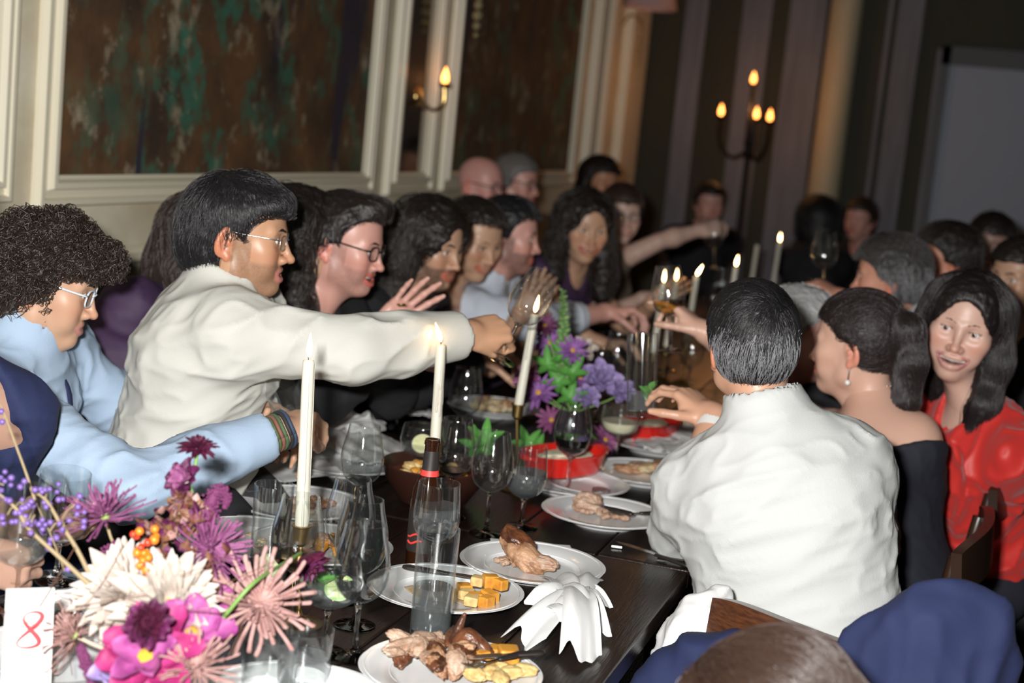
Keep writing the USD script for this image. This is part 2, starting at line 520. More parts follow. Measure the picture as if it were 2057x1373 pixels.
def head_blob(sp, h, nb):
    """The skin of a head in its own frame: y to the front, z up, eyes at z = 0; nb: the base of the neck."""
    fem, s = sp.get('fem', 0), sp.get('smile', 0)
    jw, fat = sp.get('jaw', 1.0) * (1 - .10 * fem), sp.get('fat', 0)
    lo = np.minimum([-.1, -.125, -.135], np.asarray(nb) - .075); hi = np.maximum([.1, .135, .13], np.asarray(nb) + .075)
    b = Blob(lo, hi, h)
    b.ell((0, -.012, .030), (.074, .094, .086))
    b.ell((0, .030, .035), (.062, .052, .062), k=.03)
    b.ell((0, .022, -.028), (.060 + fat * .006, .064, .086), k=.03)
    for e in (-1, 1):
        b.cone((e * .047 * jw, .004, -.066), (e * .012, .066, -.099), .020, .015, k=.028)
        b.cone((e * .052, -.01, -.02), (e * .047 * jw, .006, -.068), .018, .018, k=.02)
        b.ell((e * (.041 + .003 * s), .058 + .004 * s, -.026 + .006 * s), .021 + .002 * s + .002 * fem, k=.028)
        b.ell((e * .036, .062, -.055), (.02, .018, .024), k=.02)
    b.ell((0, .074, -.098), (.017 - .003 * fem, .015, .013), k=.018)
    # neck
    b.cone((0, -.026, -.05), nb, .055 - .007 * fem, .060 - .009 * fem, k=.03)
    b.cone((0, .035, -.098), np.asarray(nb) + (0, .028, .02), .022, .03, k=.03)
    # brow, sockets, nose
    for e in (-1, 1):
        b.cone((e * .045, .070, .017), (e * .012, .084, .0145), .009, .0085, k=.015)
        b.ell((e * .032, .101, -.001), (.019, .017, .0135), k=.018, op='s')
        b.ell((e * .0315, .0705, 0), .0148, k=.004)
        o = sp.get('eye', 1.0)
        b.ell((e * .0320, .0875, -.0005 - .002 * (o < .6)), (.0145, .014, .0048 * o), k=.0025, op='s')
        b.cone((e * .019, .0800, .0030), (e * .045, .0765, .0030), .0021, .0018, k=.003)
    nl = sp.get('nose', 1.0)
    b.cone((0, .084, .010), (0, .086 + .017 * nl, -.034), .0070, .0082, k=.012)
    b.ell((0, .088 + .018 * nl, -.0375), (.0098, .0098, .0085), k=.008)
    for e in (-1, 1):
        b.ell((e * .0125, .088 + .005 * nl, -.0405), (.0078, .0105, .0078), k=.007)
        b.ell((e * .0062, .091 + .010 * nl, -.0470), (.0032, .0055, .0035), k=.003, op='s')
    # mouth
    b.ell((0, .065, -.066), (.031, .021, .027), k=.022)
    up, lo_ = mouth_shape(sp)
    ys = np.linspace(.12, .04, 161)
    for L in (up, lo_):                        # the lips follow the face's surface
        ff = b.field(np.array([(q[0], y, q[2]) for q in L for y in ys])).reshape(len(L), -1)
        L[:, 1] = ys[np.argmax(ff < 0, axis=1)] + .0014 - .0022 * (np.abs(L[:, 0]) / .03) ** 2
    sp['_lips'] = (up, lo_)
    lw = 1 + .22 * fem
    b.chain(spline(up, 9), [.0026, .0040 * lw, .0038 * lw, .0040 * lw, .0026], k=.006)
    b.chain(spline(lo_, 9), [.0028, .0046 * lw, .0052 * lw, .0046 * lw, .0028], k=.006)
    gap = (up + lo_) / 2
    b.chain(spline(gap, 9) + (0, .007 - .008 * (sp.get('open', 0) > .2), 0), [.0014 + .001 * s] + [.0016 + .0048 * sp.get('open', 0)] * 3 + [.0014 + .001 * s], k=.002, op='s')
    if s > .3:
        for e in (-1, 1):
            b.cone((e * .021, .097, -.045), (e * .037, .086, -.070), .0018, .0012, k=.008, op='s')
    # ears
    for e in (-1, 1):
        tilt = rot((1, 0, 0), -14) @ rot((0, 0, 1), e * 22)
        b.ell((e * .077, -.016, -.012), (.0075, .019, .033), tilt, k=.007)
        b.ell((e * .083, -.011, -.008), (.0065, .011, .021), tilt, k=.005, op='s')
        b.ell((e * .0775, -.008, -.012), (.005, .005, .008), k=.004)
        b.ell((e * .0755, -.009, -.041), (.006, .008, .009), k=.006)
    return b


def head_colour(p, sp, skin):
    """Skin tints by place: lips, cheeks, ears, beard."""
    skin = np.asarray(skin, float)
    c = np.tile(skin, (len(p), 1))
    x, y, z = np.abs(p[:, 0]), p[:, 1], p[:, 2]
    def blend(w, col):
        c[:] = c * (1 - w[:, None]) + np.asarray(col) * w[:, None]
    red = skin * (1.06, .72, .66)
    blend(.55 * np.exp(-((x - .043) / .02) ** 2 - ((z + .03) / .02) ** 2) * (y > .03), red)
    blend(.5 * np.exp(-(x / .016) ** 2 - ((z + .038) / .012) ** 2) * (y > .09), red)
    blend(.75 * smooth01((x - .073) / .008) * (np.abs(z + .012) < .05), skin * (1.1, .60, .52))
    beard = sp.get('beard', 0)
    if beard:
        nz = .6 + .8 * meshkit.noise(p * 900, 3)
        w = smooth01((-.040 - z) / .014) * smooth01((y - .008) / .03) * smooth01((z + .16) / .03)
        w = np.maximum(w * smooth01((x - .018) / .012 + (z < -.080)), np.exp(-((z + .054) / .006) ** 2) * (x < .034) * (y > .07))
        w = np.maximum(w, smooth01((x - .052) / .008) * smooth01((.01 - z) / .02) * smooth01((z + .1) / .02) * (y > .0) * (y < .035))
        blend(np.clip(beard * w * nz, 0, 1), sp.get('beard_col', (.03, .022, .018)))
    up, lo_ = mouth_shape(sp)
    for L, r in ((up, .0062), (lo_, .0076)):
        dd = np.min([np.linalg.norm(p - q, axis=1) for q in spline(L, 15)], axis=0)
        blend(smooth01((r - dd) / .0022 + .5) * (z > -.1), sp.get('lip', skin * (.92, .47, .45)))
    if sp.get('open', 0) > .2:
        g = (up + lo_) / 2
        dd = np.min([np.linalg.norm(p - q - (0, -.008, 0), axis=1) for q in spline(g, 15)], axis=0)
        blend(smooth01((.0075 - dd) / .003), (.05, .012, .012))
    # eyelid rims
    for e in (-1, 1):
        q = p - (e * .032, .083, .0035)
        blend(.8 * np.exp(-(q[:, 2] / .0022) ** 2) * (np.abs(q[:, 0]) < .015) * (np.abs(q[:, 1]) < .012) * (1 if sp.get('fem') else .6), (.03, .02, .02))
    return c


FING = (((.0285, .088, .002), (.043, .026, .021), .0088), ((.0095, .0925, .004), (.048, .030, .022), .0090),
        ((-.0095, .088, .003), (.044, .028, .021), .0085), ((-.027, .079, 0), (.034, .021, .018), .0075))


def add_hand(b, wrist, fwd, back, side, curl=(30, 30, 20), thumb=(.7, .5, -.5), tcurl=25, spread=4, s=1.0, each=None):
    """A hand in the blob: palm, four fingers and a thumb. fwd: along the palm, back: away from the palm; side +1: thumb to fwd x back."""
    f = unit(fwd); z = unit(np.asarray(back) - f * (np.asarray(back) @ f)); x = np.cross(f, z) * side
    G = lambda p: np.asarray(wrist) + s * (p[0] * x + p[1] * f + p[2] * z)
    D = lambda p: p[0] * x + p[1] * f + p[2] * z
    nails = []
    for (kx, ky, kz), ln, r in FING:
        b.cone(G((kx * .55, .012, 0)), G((kx, ky, kz)), .0145 * s, .0115 * s, k=.010)
    b.ell(G((0, .05, -.006)), np.array([.036, .042, .014]) * s, np.stack([x, f, z], 1), k=.012)
    b.cone(G((.018, .022, -.008)), G((.034, .060, -.012)), .016 * s, .010 * s, k=.012)
    b.cone(G((-.022, .02, -.006)), G((-.028, .06, -.006)), .014 * s, .010 * s, k=.012)
    for i, ((kx, ky, kz), ln, r) in enumerate(FING):
        cu = each[i] if each else curl
        p = np.array([kx, ky, kz]); a = 0.0
        sp = np.radians(spread * (1.5 - i) * .8)
        for j in range(3):
            a += np.radians(cu[j])
            q = p + ln[j] * np.array([np.sin(sp) * np.cos(a), np.cos(a) * np.cos(sp), -np.sin(a)])
            b.cone(G(p), G(q), (r - .0007 * j) * s, (r - .0007 * (j + 1) - (.0006 if j == 2 else 0)) * s, k=.0035)
            if j < 2:
                b.ell(G(q), (r - .0002 - .0006 * j) * s, k=.003)
            up = np.array([np.sin(sp) * np.sin(a), np.sin(a), np.cos(a)])
            last, p = p, q
        nails.append(G(p + up * .005 - (p - last) * .1))
    t0 = np.array([.026, .022, -.010]); d = unit(thumb); ax = unit(np.cross(d, (-.55, .35, -.35)))
    p = t0
    for j, (l, r0, r1) in enumerate(((.044, .0145, .0108), (.033, .0108, .0098), (.027, .0100, .0078))):
        q = p + l * d
        b.cone(G(p), G(q), r0 * s, r1 * s, k=.008 if j == 0 else .004)
        last, p = p, q
        d = rot(ax, tcurl) @ d
    nails.append(G(p + unit(np.cross(ax, p - last)) * -.005))
    return nails


def person(name, label, sp):
    """Builds one figure. sp: head centre H, face direction F, head up U, body facing B, neck base N, pelvis P, arms, hair, clothes."""
    H, F = np.asarray(sp['H'], float), unit(sp['F'])
    Uh = np.asarray(sp.get('U', (0, 0, 1)), float)
    hz = unit(Uh - F * (Uh @ F)); hx = np.cross(F, hz)
    RH = np.stack([hx, F, hz], 1)               # local -> world
    S = sp.get('s', 1.0)
    near = sp.get('near', 1)
    B = unit(sp.get('B', (F[0], F[1], 0)))
    N = np.asarray(sp.get('N', H - .165 * hz * S - .045 * F * S), float)
    P = np.asarray(sp.get('P', (N[0] - .10 * B[0], N[1] - .10 * B[1], .56)), float)
    up = unit(N - P); rt = unit(np.cross(B, up)); fw = np.cross(up, rt)
    RB = np.stack([rt, fw, up], 1)
    fem = sp.get('fem', 0)
    sw = sp.get('sw', .172 - .022 * fem) * S
    SH = {1: np.asarray(sp.get('SR', N - up * .055 * S + rt * sw), float), -1: np.asarray(sp.get('SL', N - up * .055 * S - rt * sw), float)}
    skin = sp.get('skin', (.60, .36, .26))
    base = np.array([P[0], P[1], 0.0])
    t = thing(name, label, sp.get('cat', 'person'), base)
    hl = lambda p: (np.asarray(p) - H) @ RH / S
    hw = lambda p: H + np.asarray(p) @ RH.T * S
    # ---- skin
    hb = head_blob(sp, .0023 if near == 2 else .0032 if near else .0048, hl(N - up * .02))
    hm = hb.mesh()
    hm = trimesh.Trimesh(hw(hm.vertices), hm.faces, process=False)
    arms = sp.get('arms', {})
    pieces, nails = [hm], []
    res = .010 if near else .014
    grow = sp.get('grow', 1.0) * S

    def torso(extra, h, pts=()):
        allp = np.vstack([P, N, SH[1], SH[-1], N + up * .06] + list(pts))
        b = Blob(allp.min(0) - .24, allp.max(0) + .24, h)
        g = grow
        L = lambda x, y, z: P + (RB @ np.array([x, y, 0])) * g + up * z
        ln = np.linalg.norm(N - P)
        b.ell(L(0, -.01, .02), np.array([.165 + .01 * fem, .125, .13]) * g + extra, RB, k=.05)
        b.ell(L(0, .0, ln * .38), np.array([.135 - .012 * fem + sp.get('belly', 0), .10 + sp.get('belly', 0), .17]) * g + extra, RB, k=.08)
        b.ell(L(0, .005, ln * .68), np.array([.160 - .018 * fem, .112, .16]) * g + extra, RB, k=.08)
        if fem:
            for e in (-1, 1):
                b.ell(L(e * .07, .070, ln * .63), np.array([.062, .060, .070]) * g + extra, RB, k=.07)
        for e in (-1, 1):
            b.cone(L(0, -.015, ln - .05), SH[e] + up * .005, .058 * g + extra, .054 * g + extra, k=.05)
            b.cone(L(e * .06, -.02, ln * .70), SH[e] - up * .03, .085 * g + extra, .055 * g + extra, k=.05)
            b.cone(N + up * .045 - fw * .01, L(e * .085, -.03, ln - .055), .036 * g + extra * .5, .034 * g + extra, k=.04)
        b.cone(L(0, -.03, ln * .85), N + up * .02, .07 * g + extra, .052 * g + extra * .6, k=.04)
        return b

    tb = torso(0, res * 1.2)
    for e, a in arms.items():
        tb.cone(SH[e], a['E'], .047 * grow, .038 * grow, k=.03)
    pieces.append(tb.mesh())
    for e, a in arms.items():
        E, Wp = np.asarray(a['E'], float), np.asarray(a['W'], float)
        lim = np.vstack([E, Wp, Wp + unit(a['fwd']) * .2 * S])
        hh = a.get('h', .0034 if near else .0055)
        ab = Blob(lim.min(0) - .075, lim.max(0) + .075, hh)
        rr = grow * (1 - .12 * fem)
        ab.cone(E, E + .35 * (Wp - E), .040 * rr, .043 * rr, k=.02).cone(E + .35 * (Wp - E), Wp, .043 * rr, .0275 * rr, k=.02)
        ab.cone(Wp, Wp + unit(a['fwd']) * .02, .0275 * rr, .024 * rr, k=.02)
        nails += add_hand(ab, Wp, a['fwd'], a['back'], a.get('side', e), a.get('curl', (30, 30, 20)), a.get('thumb', (.7, .5, -.5)), a.get('tcurl', 25), a.get('spread', 4), S * (1 - .08 * fem) * a.get('s', 1), a.get('each'))
        pieces.append(ab.mesh())
    body = fuse(*pieces)
    lp = hl(body.vertices)
    inhead = np.linalg.norm(lp - (0, 0, -.02), axis=1) < .19
    col = np.tile(np.asarray(skin, float), (len(lp), 1))
    col[inhead] = head_colour(lp[inhead], sp, skin)
    if nails and near:
        dn = cKDTree(np.array(nails)).query(body.vertices)[0]
        w = smooth01((.0062 - dn) / .002)[:, None] * .7
        col = col * (1 - w) + np.minimum(np.asarray(skin) * (1.15, 1.0, .98) + .06, 1) * w
    body = relax(body, 2) if near else body
    part(t, 'body', body, SKIN, col=col, world=True)
    # ---- eyes, brows, teeth
    if sp.get('face', 1):
        for e in (-1, 1):
            ey = trimesh.creation.icosphere(3 if near else 2, .0128)
            v = ey.vertices
            look = unit(np.array(sp.get('look', (0, 1, -.05))))
            a = np.arccos(np.clip(v @ look / .0128, -1, 1))
            c = np.where(a[:, None] < .23, (.01, .01, .01), np.where(a[:, None] < .50, sp.get('iris', (.10, .055, .03)), (.74, .70, .68)))
            part(t, 'eye', moved(ey, hw((e * .0315, .0722, 0)), RH, S), EYE_M, col=c, world=True)
            bz = .0195
            br = spline([(e * .012, .12, bz - .0015), (e * .030, .12, bz + .003), (e * .049, .12, bz - .002)], 11)
            ys = np.linspace(.12, .05, 71)
            ff = hb.field(np.array([(q[0], y, q[2]) for q in br for y in ys])).reshape(11, 71)
            br[:, 1] = ys[np.argmax(ff < 0, axis=1)] - .0008
            part(t, 'eyebrow', moved(tube(br, [.0026, .0034, .0010] if not fem else [.0018, .0022, .0008], 6), hw((0, -.0005, 0)), RH, S), mat('brow_' + sp.get('hairname', 'dark'), sp.get('browcol', sp.get('haircol', (.02, .015, .012))), .7), world=True)
        if sp.get('open', 0) > .2:
            upm, lom = mouth_shape(sp)
            q = spline(upm + (0, -.0052, -.0040), 11)
            part(t, 'teeth', moved(tube(q * (.90, 1, 1), [.0030, .0048, .0030], 8, flat=.75), hw((0, 0, -.001 - .002 * sp['open'])), RH, S), mat('teeth', (.78, .74, .66), .25), world=True)
    return dict(t=t, hl=hl, hw=hw, RH=RH, H=H, S=S, SH=SH, N=N, P=P, up=up, rt=rt, fw=fw, torso=torso, arms=arms, fem=fem, RB=RB, grow=grow, near=near, sp=sp, hb=hb)


def folds(seed, amp, freq, stretch=None):
    """Cloth creases: sharp-backed ridges of stretched noise."""
    A = np.eye(3) if stretch is None else stretch
    def fn(p):
        q = np.asarray(p) @ A.T
        a = 1 - np.abs(2 * meshkit.noise(q * freq, seed) - 1)
        b = 1 - np.abs(2 * meshkit.noise(q * freq * 2.1 + 7, seed + 5) - 1)
        return amp * (a ** 4 + .5 * b ** 4 - .35)
    return fn


def squash(axis, k):
    """Stretches noise along an axis (creases run along it)."""
    a = unit(axis)
    return np.eye(3) - (1 - k) * np.outer(a, a)


def garment(b, name, material, o=.012, sleeve=1.0, neck='crew', cut=None, h=None, amp=.008, freq=16, seed=1, stretch=None, label=None, cuff=.95, top=None, loose=1.0, hem=None, extra=None):
    """A shirt, jacket or dress over the torso; sleeve: 0 none, 1 to the wrist, 0.5 half."""
    h = h or (.0060 if b['near'] else .011)
    pts = []
    for a in b['arms'].values():
        pts += [a['E'], a['W']] if sleeve > .5 else [a['E']]
    g = b['torso'](o, h, [np.asarray(p)[None] for p in pts])
    gr = b['grow']
    for e, a in b['arms'].items():
        E, Wp, s0 = np.asarray(a['E']), np.asarray(a['W']), b['SH'][e]
        if sleeve <= 0:
            continue
        ru = (.052 * gr + o) * loose
        g.cone(s0, s0 + (E - s0) * min(sleeve * 2, 1), ru * .98, ru * .92, k=.035)
        if sleeve > .5:
            end = E + (Wp - E) * (sleeve - .5) * 2 * cuff
            g.cone(E, E + .5 * (end - E), ru * .93, ru * .86, k=.02).cone(E + .5 * (end - E), end, ru * .86, (.036 * gr + o) * loose, k=.012)
            d = unit(Wp - E); g.ell(end + d * .081, .08, k=.003, op='s')
        else:
            d = unit(E - s0); g.ell(s0 + (E - s0) * min(sleeve * 2, 1) + d * .081, .085, k=.003, op='s')
    N, up, fw, rt = b['N'], b['up'], b['fw'], b['rt']
    if extra:
        extra(g)
    if neck == 'crew':
        g.cone(N + up * .020, N + up * .16, .066 * gr, .07 * gr, k=.004, op='s')
    elif neck == 'v':
        g.cone(N + up * .022, N + up * .2, .064 * gr, .09 * gr, k=.004, op='s')
        g.chain([N + up * .03 + fw * .05, N - up * .07 + fw * .14], [.06, .012], k=.006, op='s')
    elif neck == 'collar':
        g.cone(N + up * .010 - fw * .012, N + up * .050 - fw * .004, .075 * gr, .071 * gr, k=.012)
        g.cone(N + up * .010, N + up * .2, .0575 * gr, .066 * gr, k=.003, op='s')
        g.chain([N + up * .075 + fw * .075, N + up * .005 + fw * .09], [.03, .012], k=.005, op='s')
    if cut:
        cut(g)
    m = g.mesh()
    fo = folds(seed, amp, freq, stretch)
    ends = np.array([N + up * .04] + [a['E'] + (np.asarray(a['W']) - a['E']) * cuff for a in b['arms'].values()])
    m = relax(m, 2)
    m = relax(puff(m, lambda p: fo(p) * smooth01((cKDTree(ends).query(p)[0] - .05) / .08)), 1)
    return part(b['t'], name, m, material, True, label=label, world=True)


def legs(b, material, shoe, knee=None):
    """Trousers to the floor and shoes, for a seated figure."""
    P, fw, rt = b['P'], unit(b['fw'] * (1, 1, 0)), unit(b['rt'] * (1, 1, 0))
    ms, sh = [], []
    for e in (-1, 1):
        hip = P + rt * .09 * e - (0, 0, .03)
        kn = np.array([*(P + fw * .40 + rt * .11 * e)[:2], .50])
        an = np.array([*(kn - fw * .02)[:2], .09])
        ms.append(tube([hip - fw * .05, hip, (hip + kn) / 2, kn - fw * .03, kn + (0, 0, -.02), (kn + an) / 2, an], [.085, .10, .085, .07, .066, .056, .048], 12, 20))
        sh.append(tube([an + fw * -.06 - (0, 0, .045), an - (0, 0, .04), an + fw * .10 - (0, 0, .055), an + fw * .19 - (0, 0, .06)], [.032, .04, .04, .022], 10, 12))
    part(b['t'], 'trousers', fuse(*ms), material, True, world=True)
    for s in sh:
        part(b['t'], 'shoe', s, shoe, True, world=True)


def strands(hb, hw, roots, flow, n, length, step, lift, seed, jitter=.25, curl=0.0, turns=3.0, tight=1.0, clear=-.2, wild=.03):
    """Hair lying along the hair solid hb (local frame): starts at roots, follows flow(p), kept lift above the surface; curl winds it into locks."""
    r = np.random.default_rng(seed)
    m = hb.mesh()
    v, nrm = np.asarray(m.vertices), hb.grad(np.asarray(m.vertices))
    ok = roots(v, nrm)
    v, nrm = v[ok], nrm[ok]
    i = r.integers(0, len(v), n)
    p = v[i] + r.normal(0, .002, (n, 3))
    L = (length * r.uniform(.7, 1.15, n))
    lf = r.uniform(lift[0], lift[1], n)
    off = r.normal(0, jitter, (n, 3))
    k = max(int(length / step), 4)
    out = [p + 0]
    for s in range(k):
        g = hb.grad(p)
        d = flow(p) + off
        free = hb.field(p) > .02               # hangs free
        t = d - np.where(free[:, None], 0, 1) * g * np.sum(d * g, 1, keepdims=True)
        t /= np.maximum(np.linalg.norm(t, axis=1, keepdims=True), 1e-9)
        p = p + t * (L / k)[:, None]
        dist = hb.field(p)
        want = lf * min(1, (s + 1) / 3)
        fix = np.where(dist < want, want - dist, np.where(dist < .02, (want - dist) * tight, 0))
        p = p + g * np.clip(fix, -.01, .01)[:, None]
        out.append(p + 0)
    q = np.stack(out, 1)                        # n, k+1, 3
    if curl:
        T_ = np.gradient(q, axis=1); T_ /= np.maximum(np.linalg.norm(T_, axis=2, keepdims=True), 1e-9)
        a = np.cross(T_, (.3, .5, .8)); a /= np.maximum(np.linalg.norm(a, axis=2, keepdims=True), 1e-9)
        c = np.cross(T_, a)
        ph = r.uniform(0, 6.28, n)[:, None] + np.linspace(0, 1, k + 1)[None] * turns * 6.28 * r.uniform(.7, 1.3, n)[:, None]
        w = curl * np.minimum(1, np.linspace(0, 3, k + 1))[None] * r.uniform(.6, 1.2, n)[:, None]
        q = q + (w * np.cos(ph))[..., None] * a + (w * np.sin(ph))[..., None] * c
    bad = ((q[..., 1] > .050) & (np.abs(q[..., 0]) < .066) & (q[..., 2] < clear)).any(1) | (hb.field(q.reshape(-1, 3)).reshape(n, -1) > wild).any(1)
    return [hw(x) for x in q[~bad]]


def hair_solid(sp, h=.004, vol=.012, front=.055, side=-.02, nape=-.075, extra=None, long=False):
    """The body of the hair in the head's frame: a cap over the skull, open at the face and ears."""
    lo, hi = np.array([-.16, -.19, -.30]), np.array([.16, .16, .17])
    b = Blob(lo, hi, h)
    b.ell((0, -.012, .030), np.array([.074, .094, .086]) + vol, k=.02)
    b.ell((0, .024, .045), np.array([.060, .056, .058]) + vol * .9, k=.03)
    b.ell((0, -.035, nape + .045), np.array([.062, .066, .06]) + vol * .6, k=.03)
    if extra:
        extra(b)
    # the face and the ears stay free
    if long:
        b.ell((0, .105, front - .115), (.063, .090, .115), k=.012, op='s')
        b.ell((0, .07, -.13), (.060, .06, .09), k=.012, op='s')
        return b
    b.cone((-.12, .086, front - .07), (.12, .086, front - .07), .070, k=.008, op='s')
    b.cone((-.12, .100, front - .16), (.12, .100, front - .16), .085, k=.008, op='s')
    for e in (-1, 1):
        b.ell((e * .085, .012, side - .045), (.04, .036, .055), k=.010, op='s')
    b.ell((0, .02, -.15), (.12, .055, .085), k=.01, op='s')
    return b


def put_hair(b, blob, material, amp=.003, freq=60, seed=2, stretch=None, name='hair', label=None):
    m = blob.mesh()
    m = puff(m, folds(seed, amp, freq, stretch))
    m = trimesh.Trimesh(b['hw'](m.vertices), m.faces, process=False)
    return part(b['t'], name, m, material, True, world=True, label=label)


def glasses(b, rim_mat, w=.0215, hgt=.0175, r=.0011, square=.6, temple_mat=None, label=None, drop=0.0):
    """Spectacles on the nose: two rims, bridge, temples; the lenses are sub-parts."""
    lens = mat_clear('lens_glass', rough=.02)
    hw, RH, S = b['hw'], b['RH'], b['S']
    a = np.linspace(0, 2 * np.pi, 33)
    ms, ls = [], []
    for e in (-1, 1):
        c, s_ = np.cos(a), np.sin(a)
        k = 1 / np.maximum(np.abs(c) ** 3 + np.abs(s_) ** 3, 1e-6) ** (square / 3)
        x = e * .0335 + w * c * k; z = -.003 - drop + hgt * s_ * k
        y = .0965 - .55 * np.maximum(np.abs(x) - .02, 0) ** 1 * .35
        P = np.stack([x, y, z], 1)
        ms.append(tube(P, r, 8))
        cap = np.stack([P[:-1], np.tile(P[:-1].mean(0), (32, 1))], 1)
        ls.append(tri((np.vstack([P[:-1], P[:-1].mean(0)[None]]), np.stack([np.arange(32), np.roll(np.arange(32), -1), np.full(32, 32)], 1))))
        ms.append(tube([(e * (.0335 + w), .090, .004 - drop), (e * .0735, .080, .006 - drop), (e * .0785, .02, .008), (e * .0790, -.018, .010), (e * .0775, -.035, -.006)], r * 1.2, 6, 14))
    ms.append(tube([(-.0335 + w * .9, .0965, 0 - drop), (0, .1005, .003 - drop), (.0335 - w * .9, .0965, 0 - drop)], r * 1.1, 8, 9))
    g = part(b['t'], 'glasses', moved(join(*ms), hw((0, 0, 0)), RH, S), rim_mat, True, world=True, label=label)
    for l in ls:
        part(g, 'lens', moved(l, hw((0, 0, 0)), RH, S), lens, True, world=True)
# ------------------------------------------------------------------ the room
XW, YB = -2.35, 10.0
CREAM = mat('cream_paint', (.76, .70, .54), .55, vary=((.52, .43, .28), 2.2, (1, 1, 1.6), (.38, .75)), bump=(30, .15, (1, 1, 1)))
CREAM_T = mat('cream_trim_paint', (.78, .72, .56), .45)
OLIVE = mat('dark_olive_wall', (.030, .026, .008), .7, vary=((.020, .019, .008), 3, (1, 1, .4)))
GREY = mat('grey_drape', (.18, .185, .215), .8, vary=((.11, .115, .14), 9, (3, 3, .15)))
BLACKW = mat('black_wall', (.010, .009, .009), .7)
FLOOR = mat('dark_floor_boards', (.020, .014, .008), .5, vary=((.012, .009, .006), 4, (4, .6, 1)))


_n = {}


def struct(name, mesh, m, smooth=30, label=None):
    if name in ('trim', 'door'):
        _n[name] = _n.get(name, 0) + 1
        name = f'{name}_{_n[name]}'
    p = part('/World', name, mesh, m, smooth, label=label)
    say(stage.GetPrimAtPath(p), kind='structure')
    return p


def bx(x0, x1, y0, y1, z0, z1):
    return moved(trimesh.creation.box((x1 - x0, y1 - y0, z1 - z0)), ((x0 + x1) / 2, (y0 + y1) / 2, (z0 + z1) / 2))


struct('floor', bx(-2.5, 3.1, -1.5, 10.2, -.08, 0), FLOOR)
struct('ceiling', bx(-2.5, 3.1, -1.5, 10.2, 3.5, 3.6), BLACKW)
wl = struct('wall_left', bx(XW - .15, XW, -1.5, 10.15, 0, 3.5), CREAM)
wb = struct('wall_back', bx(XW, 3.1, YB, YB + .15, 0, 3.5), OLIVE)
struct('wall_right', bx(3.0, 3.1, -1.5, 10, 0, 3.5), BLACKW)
struct('baseboard_left', bx(XW, XW + .025, -1.5, 10, 0, .16), CREAM_T)


def rail(y0, y1, z, h, d):
    """A moulding along the left wall: a stepped profile swept along y."""
    pr = [(0, 0), (d * .5, 0), (d, h * .25), (d, h * .5), (d * .55, h * .62), (d * .45, h * .85), (d * .2, h), (0, h)]
    v = np.array([(XW + x, y, z + zz) for y in (y0, y1) for x, zz in pr]); n = len(pr); j = np.arange(n)
    f = np.vstack([np.stack([j, (j + 1) % n, (j + 1) % n + n], 1), np.stack([j, (j + 1) % n + n, j + n], 1)])
    return trimesh.Trimesh(v, f, process=False)


t_n = 0
for z, h, d in ((1.075, .055, .030), (.86, .075, .035), (.30, .05, .02)):
    struct('trim', rail(-1.5, 9.45, z, h, d), CREAM)


def mould_frame(y0, y1, z0, z1, w, d, m):
    """A mitred picture moulding around y0..y1, z0..z1 (its inner opening), w wide, on the left wall."""
    out = []
    pr = [(0, 0), (0, d * .45), (w * .12, d * .55), (w * .22, d), (w * .40, d), (w * .46, d * .5), (w * .70, d * .45), (w * .76, d * .8), (w * .93, d * .8), (w, d * .3), (w, 0)]
    cs = [(y0, z0, -1, -1), (y1, z0, 1, -1), (y1, z1, 1, 1), (y0, z1, -1, 1)]
    rings = [np.array([(XW + dd, y + sy * ww, z + sz * ww) for ww, dd in pr]) for y, z, sy, sz in cs]
    n = len(pr); v = np.vstack(rings); f = []
    for i in range(4):
        a, b = i * n, ((i + 1) % 4) * n
        for j in range(n):
            k = (j + 1) % n
            f += [[a + j, b + j, b + k], [a + j, b + k, a + k]]
    return trimesh.Trimesh(v, np.array(f)[:, ::-1], process=False)


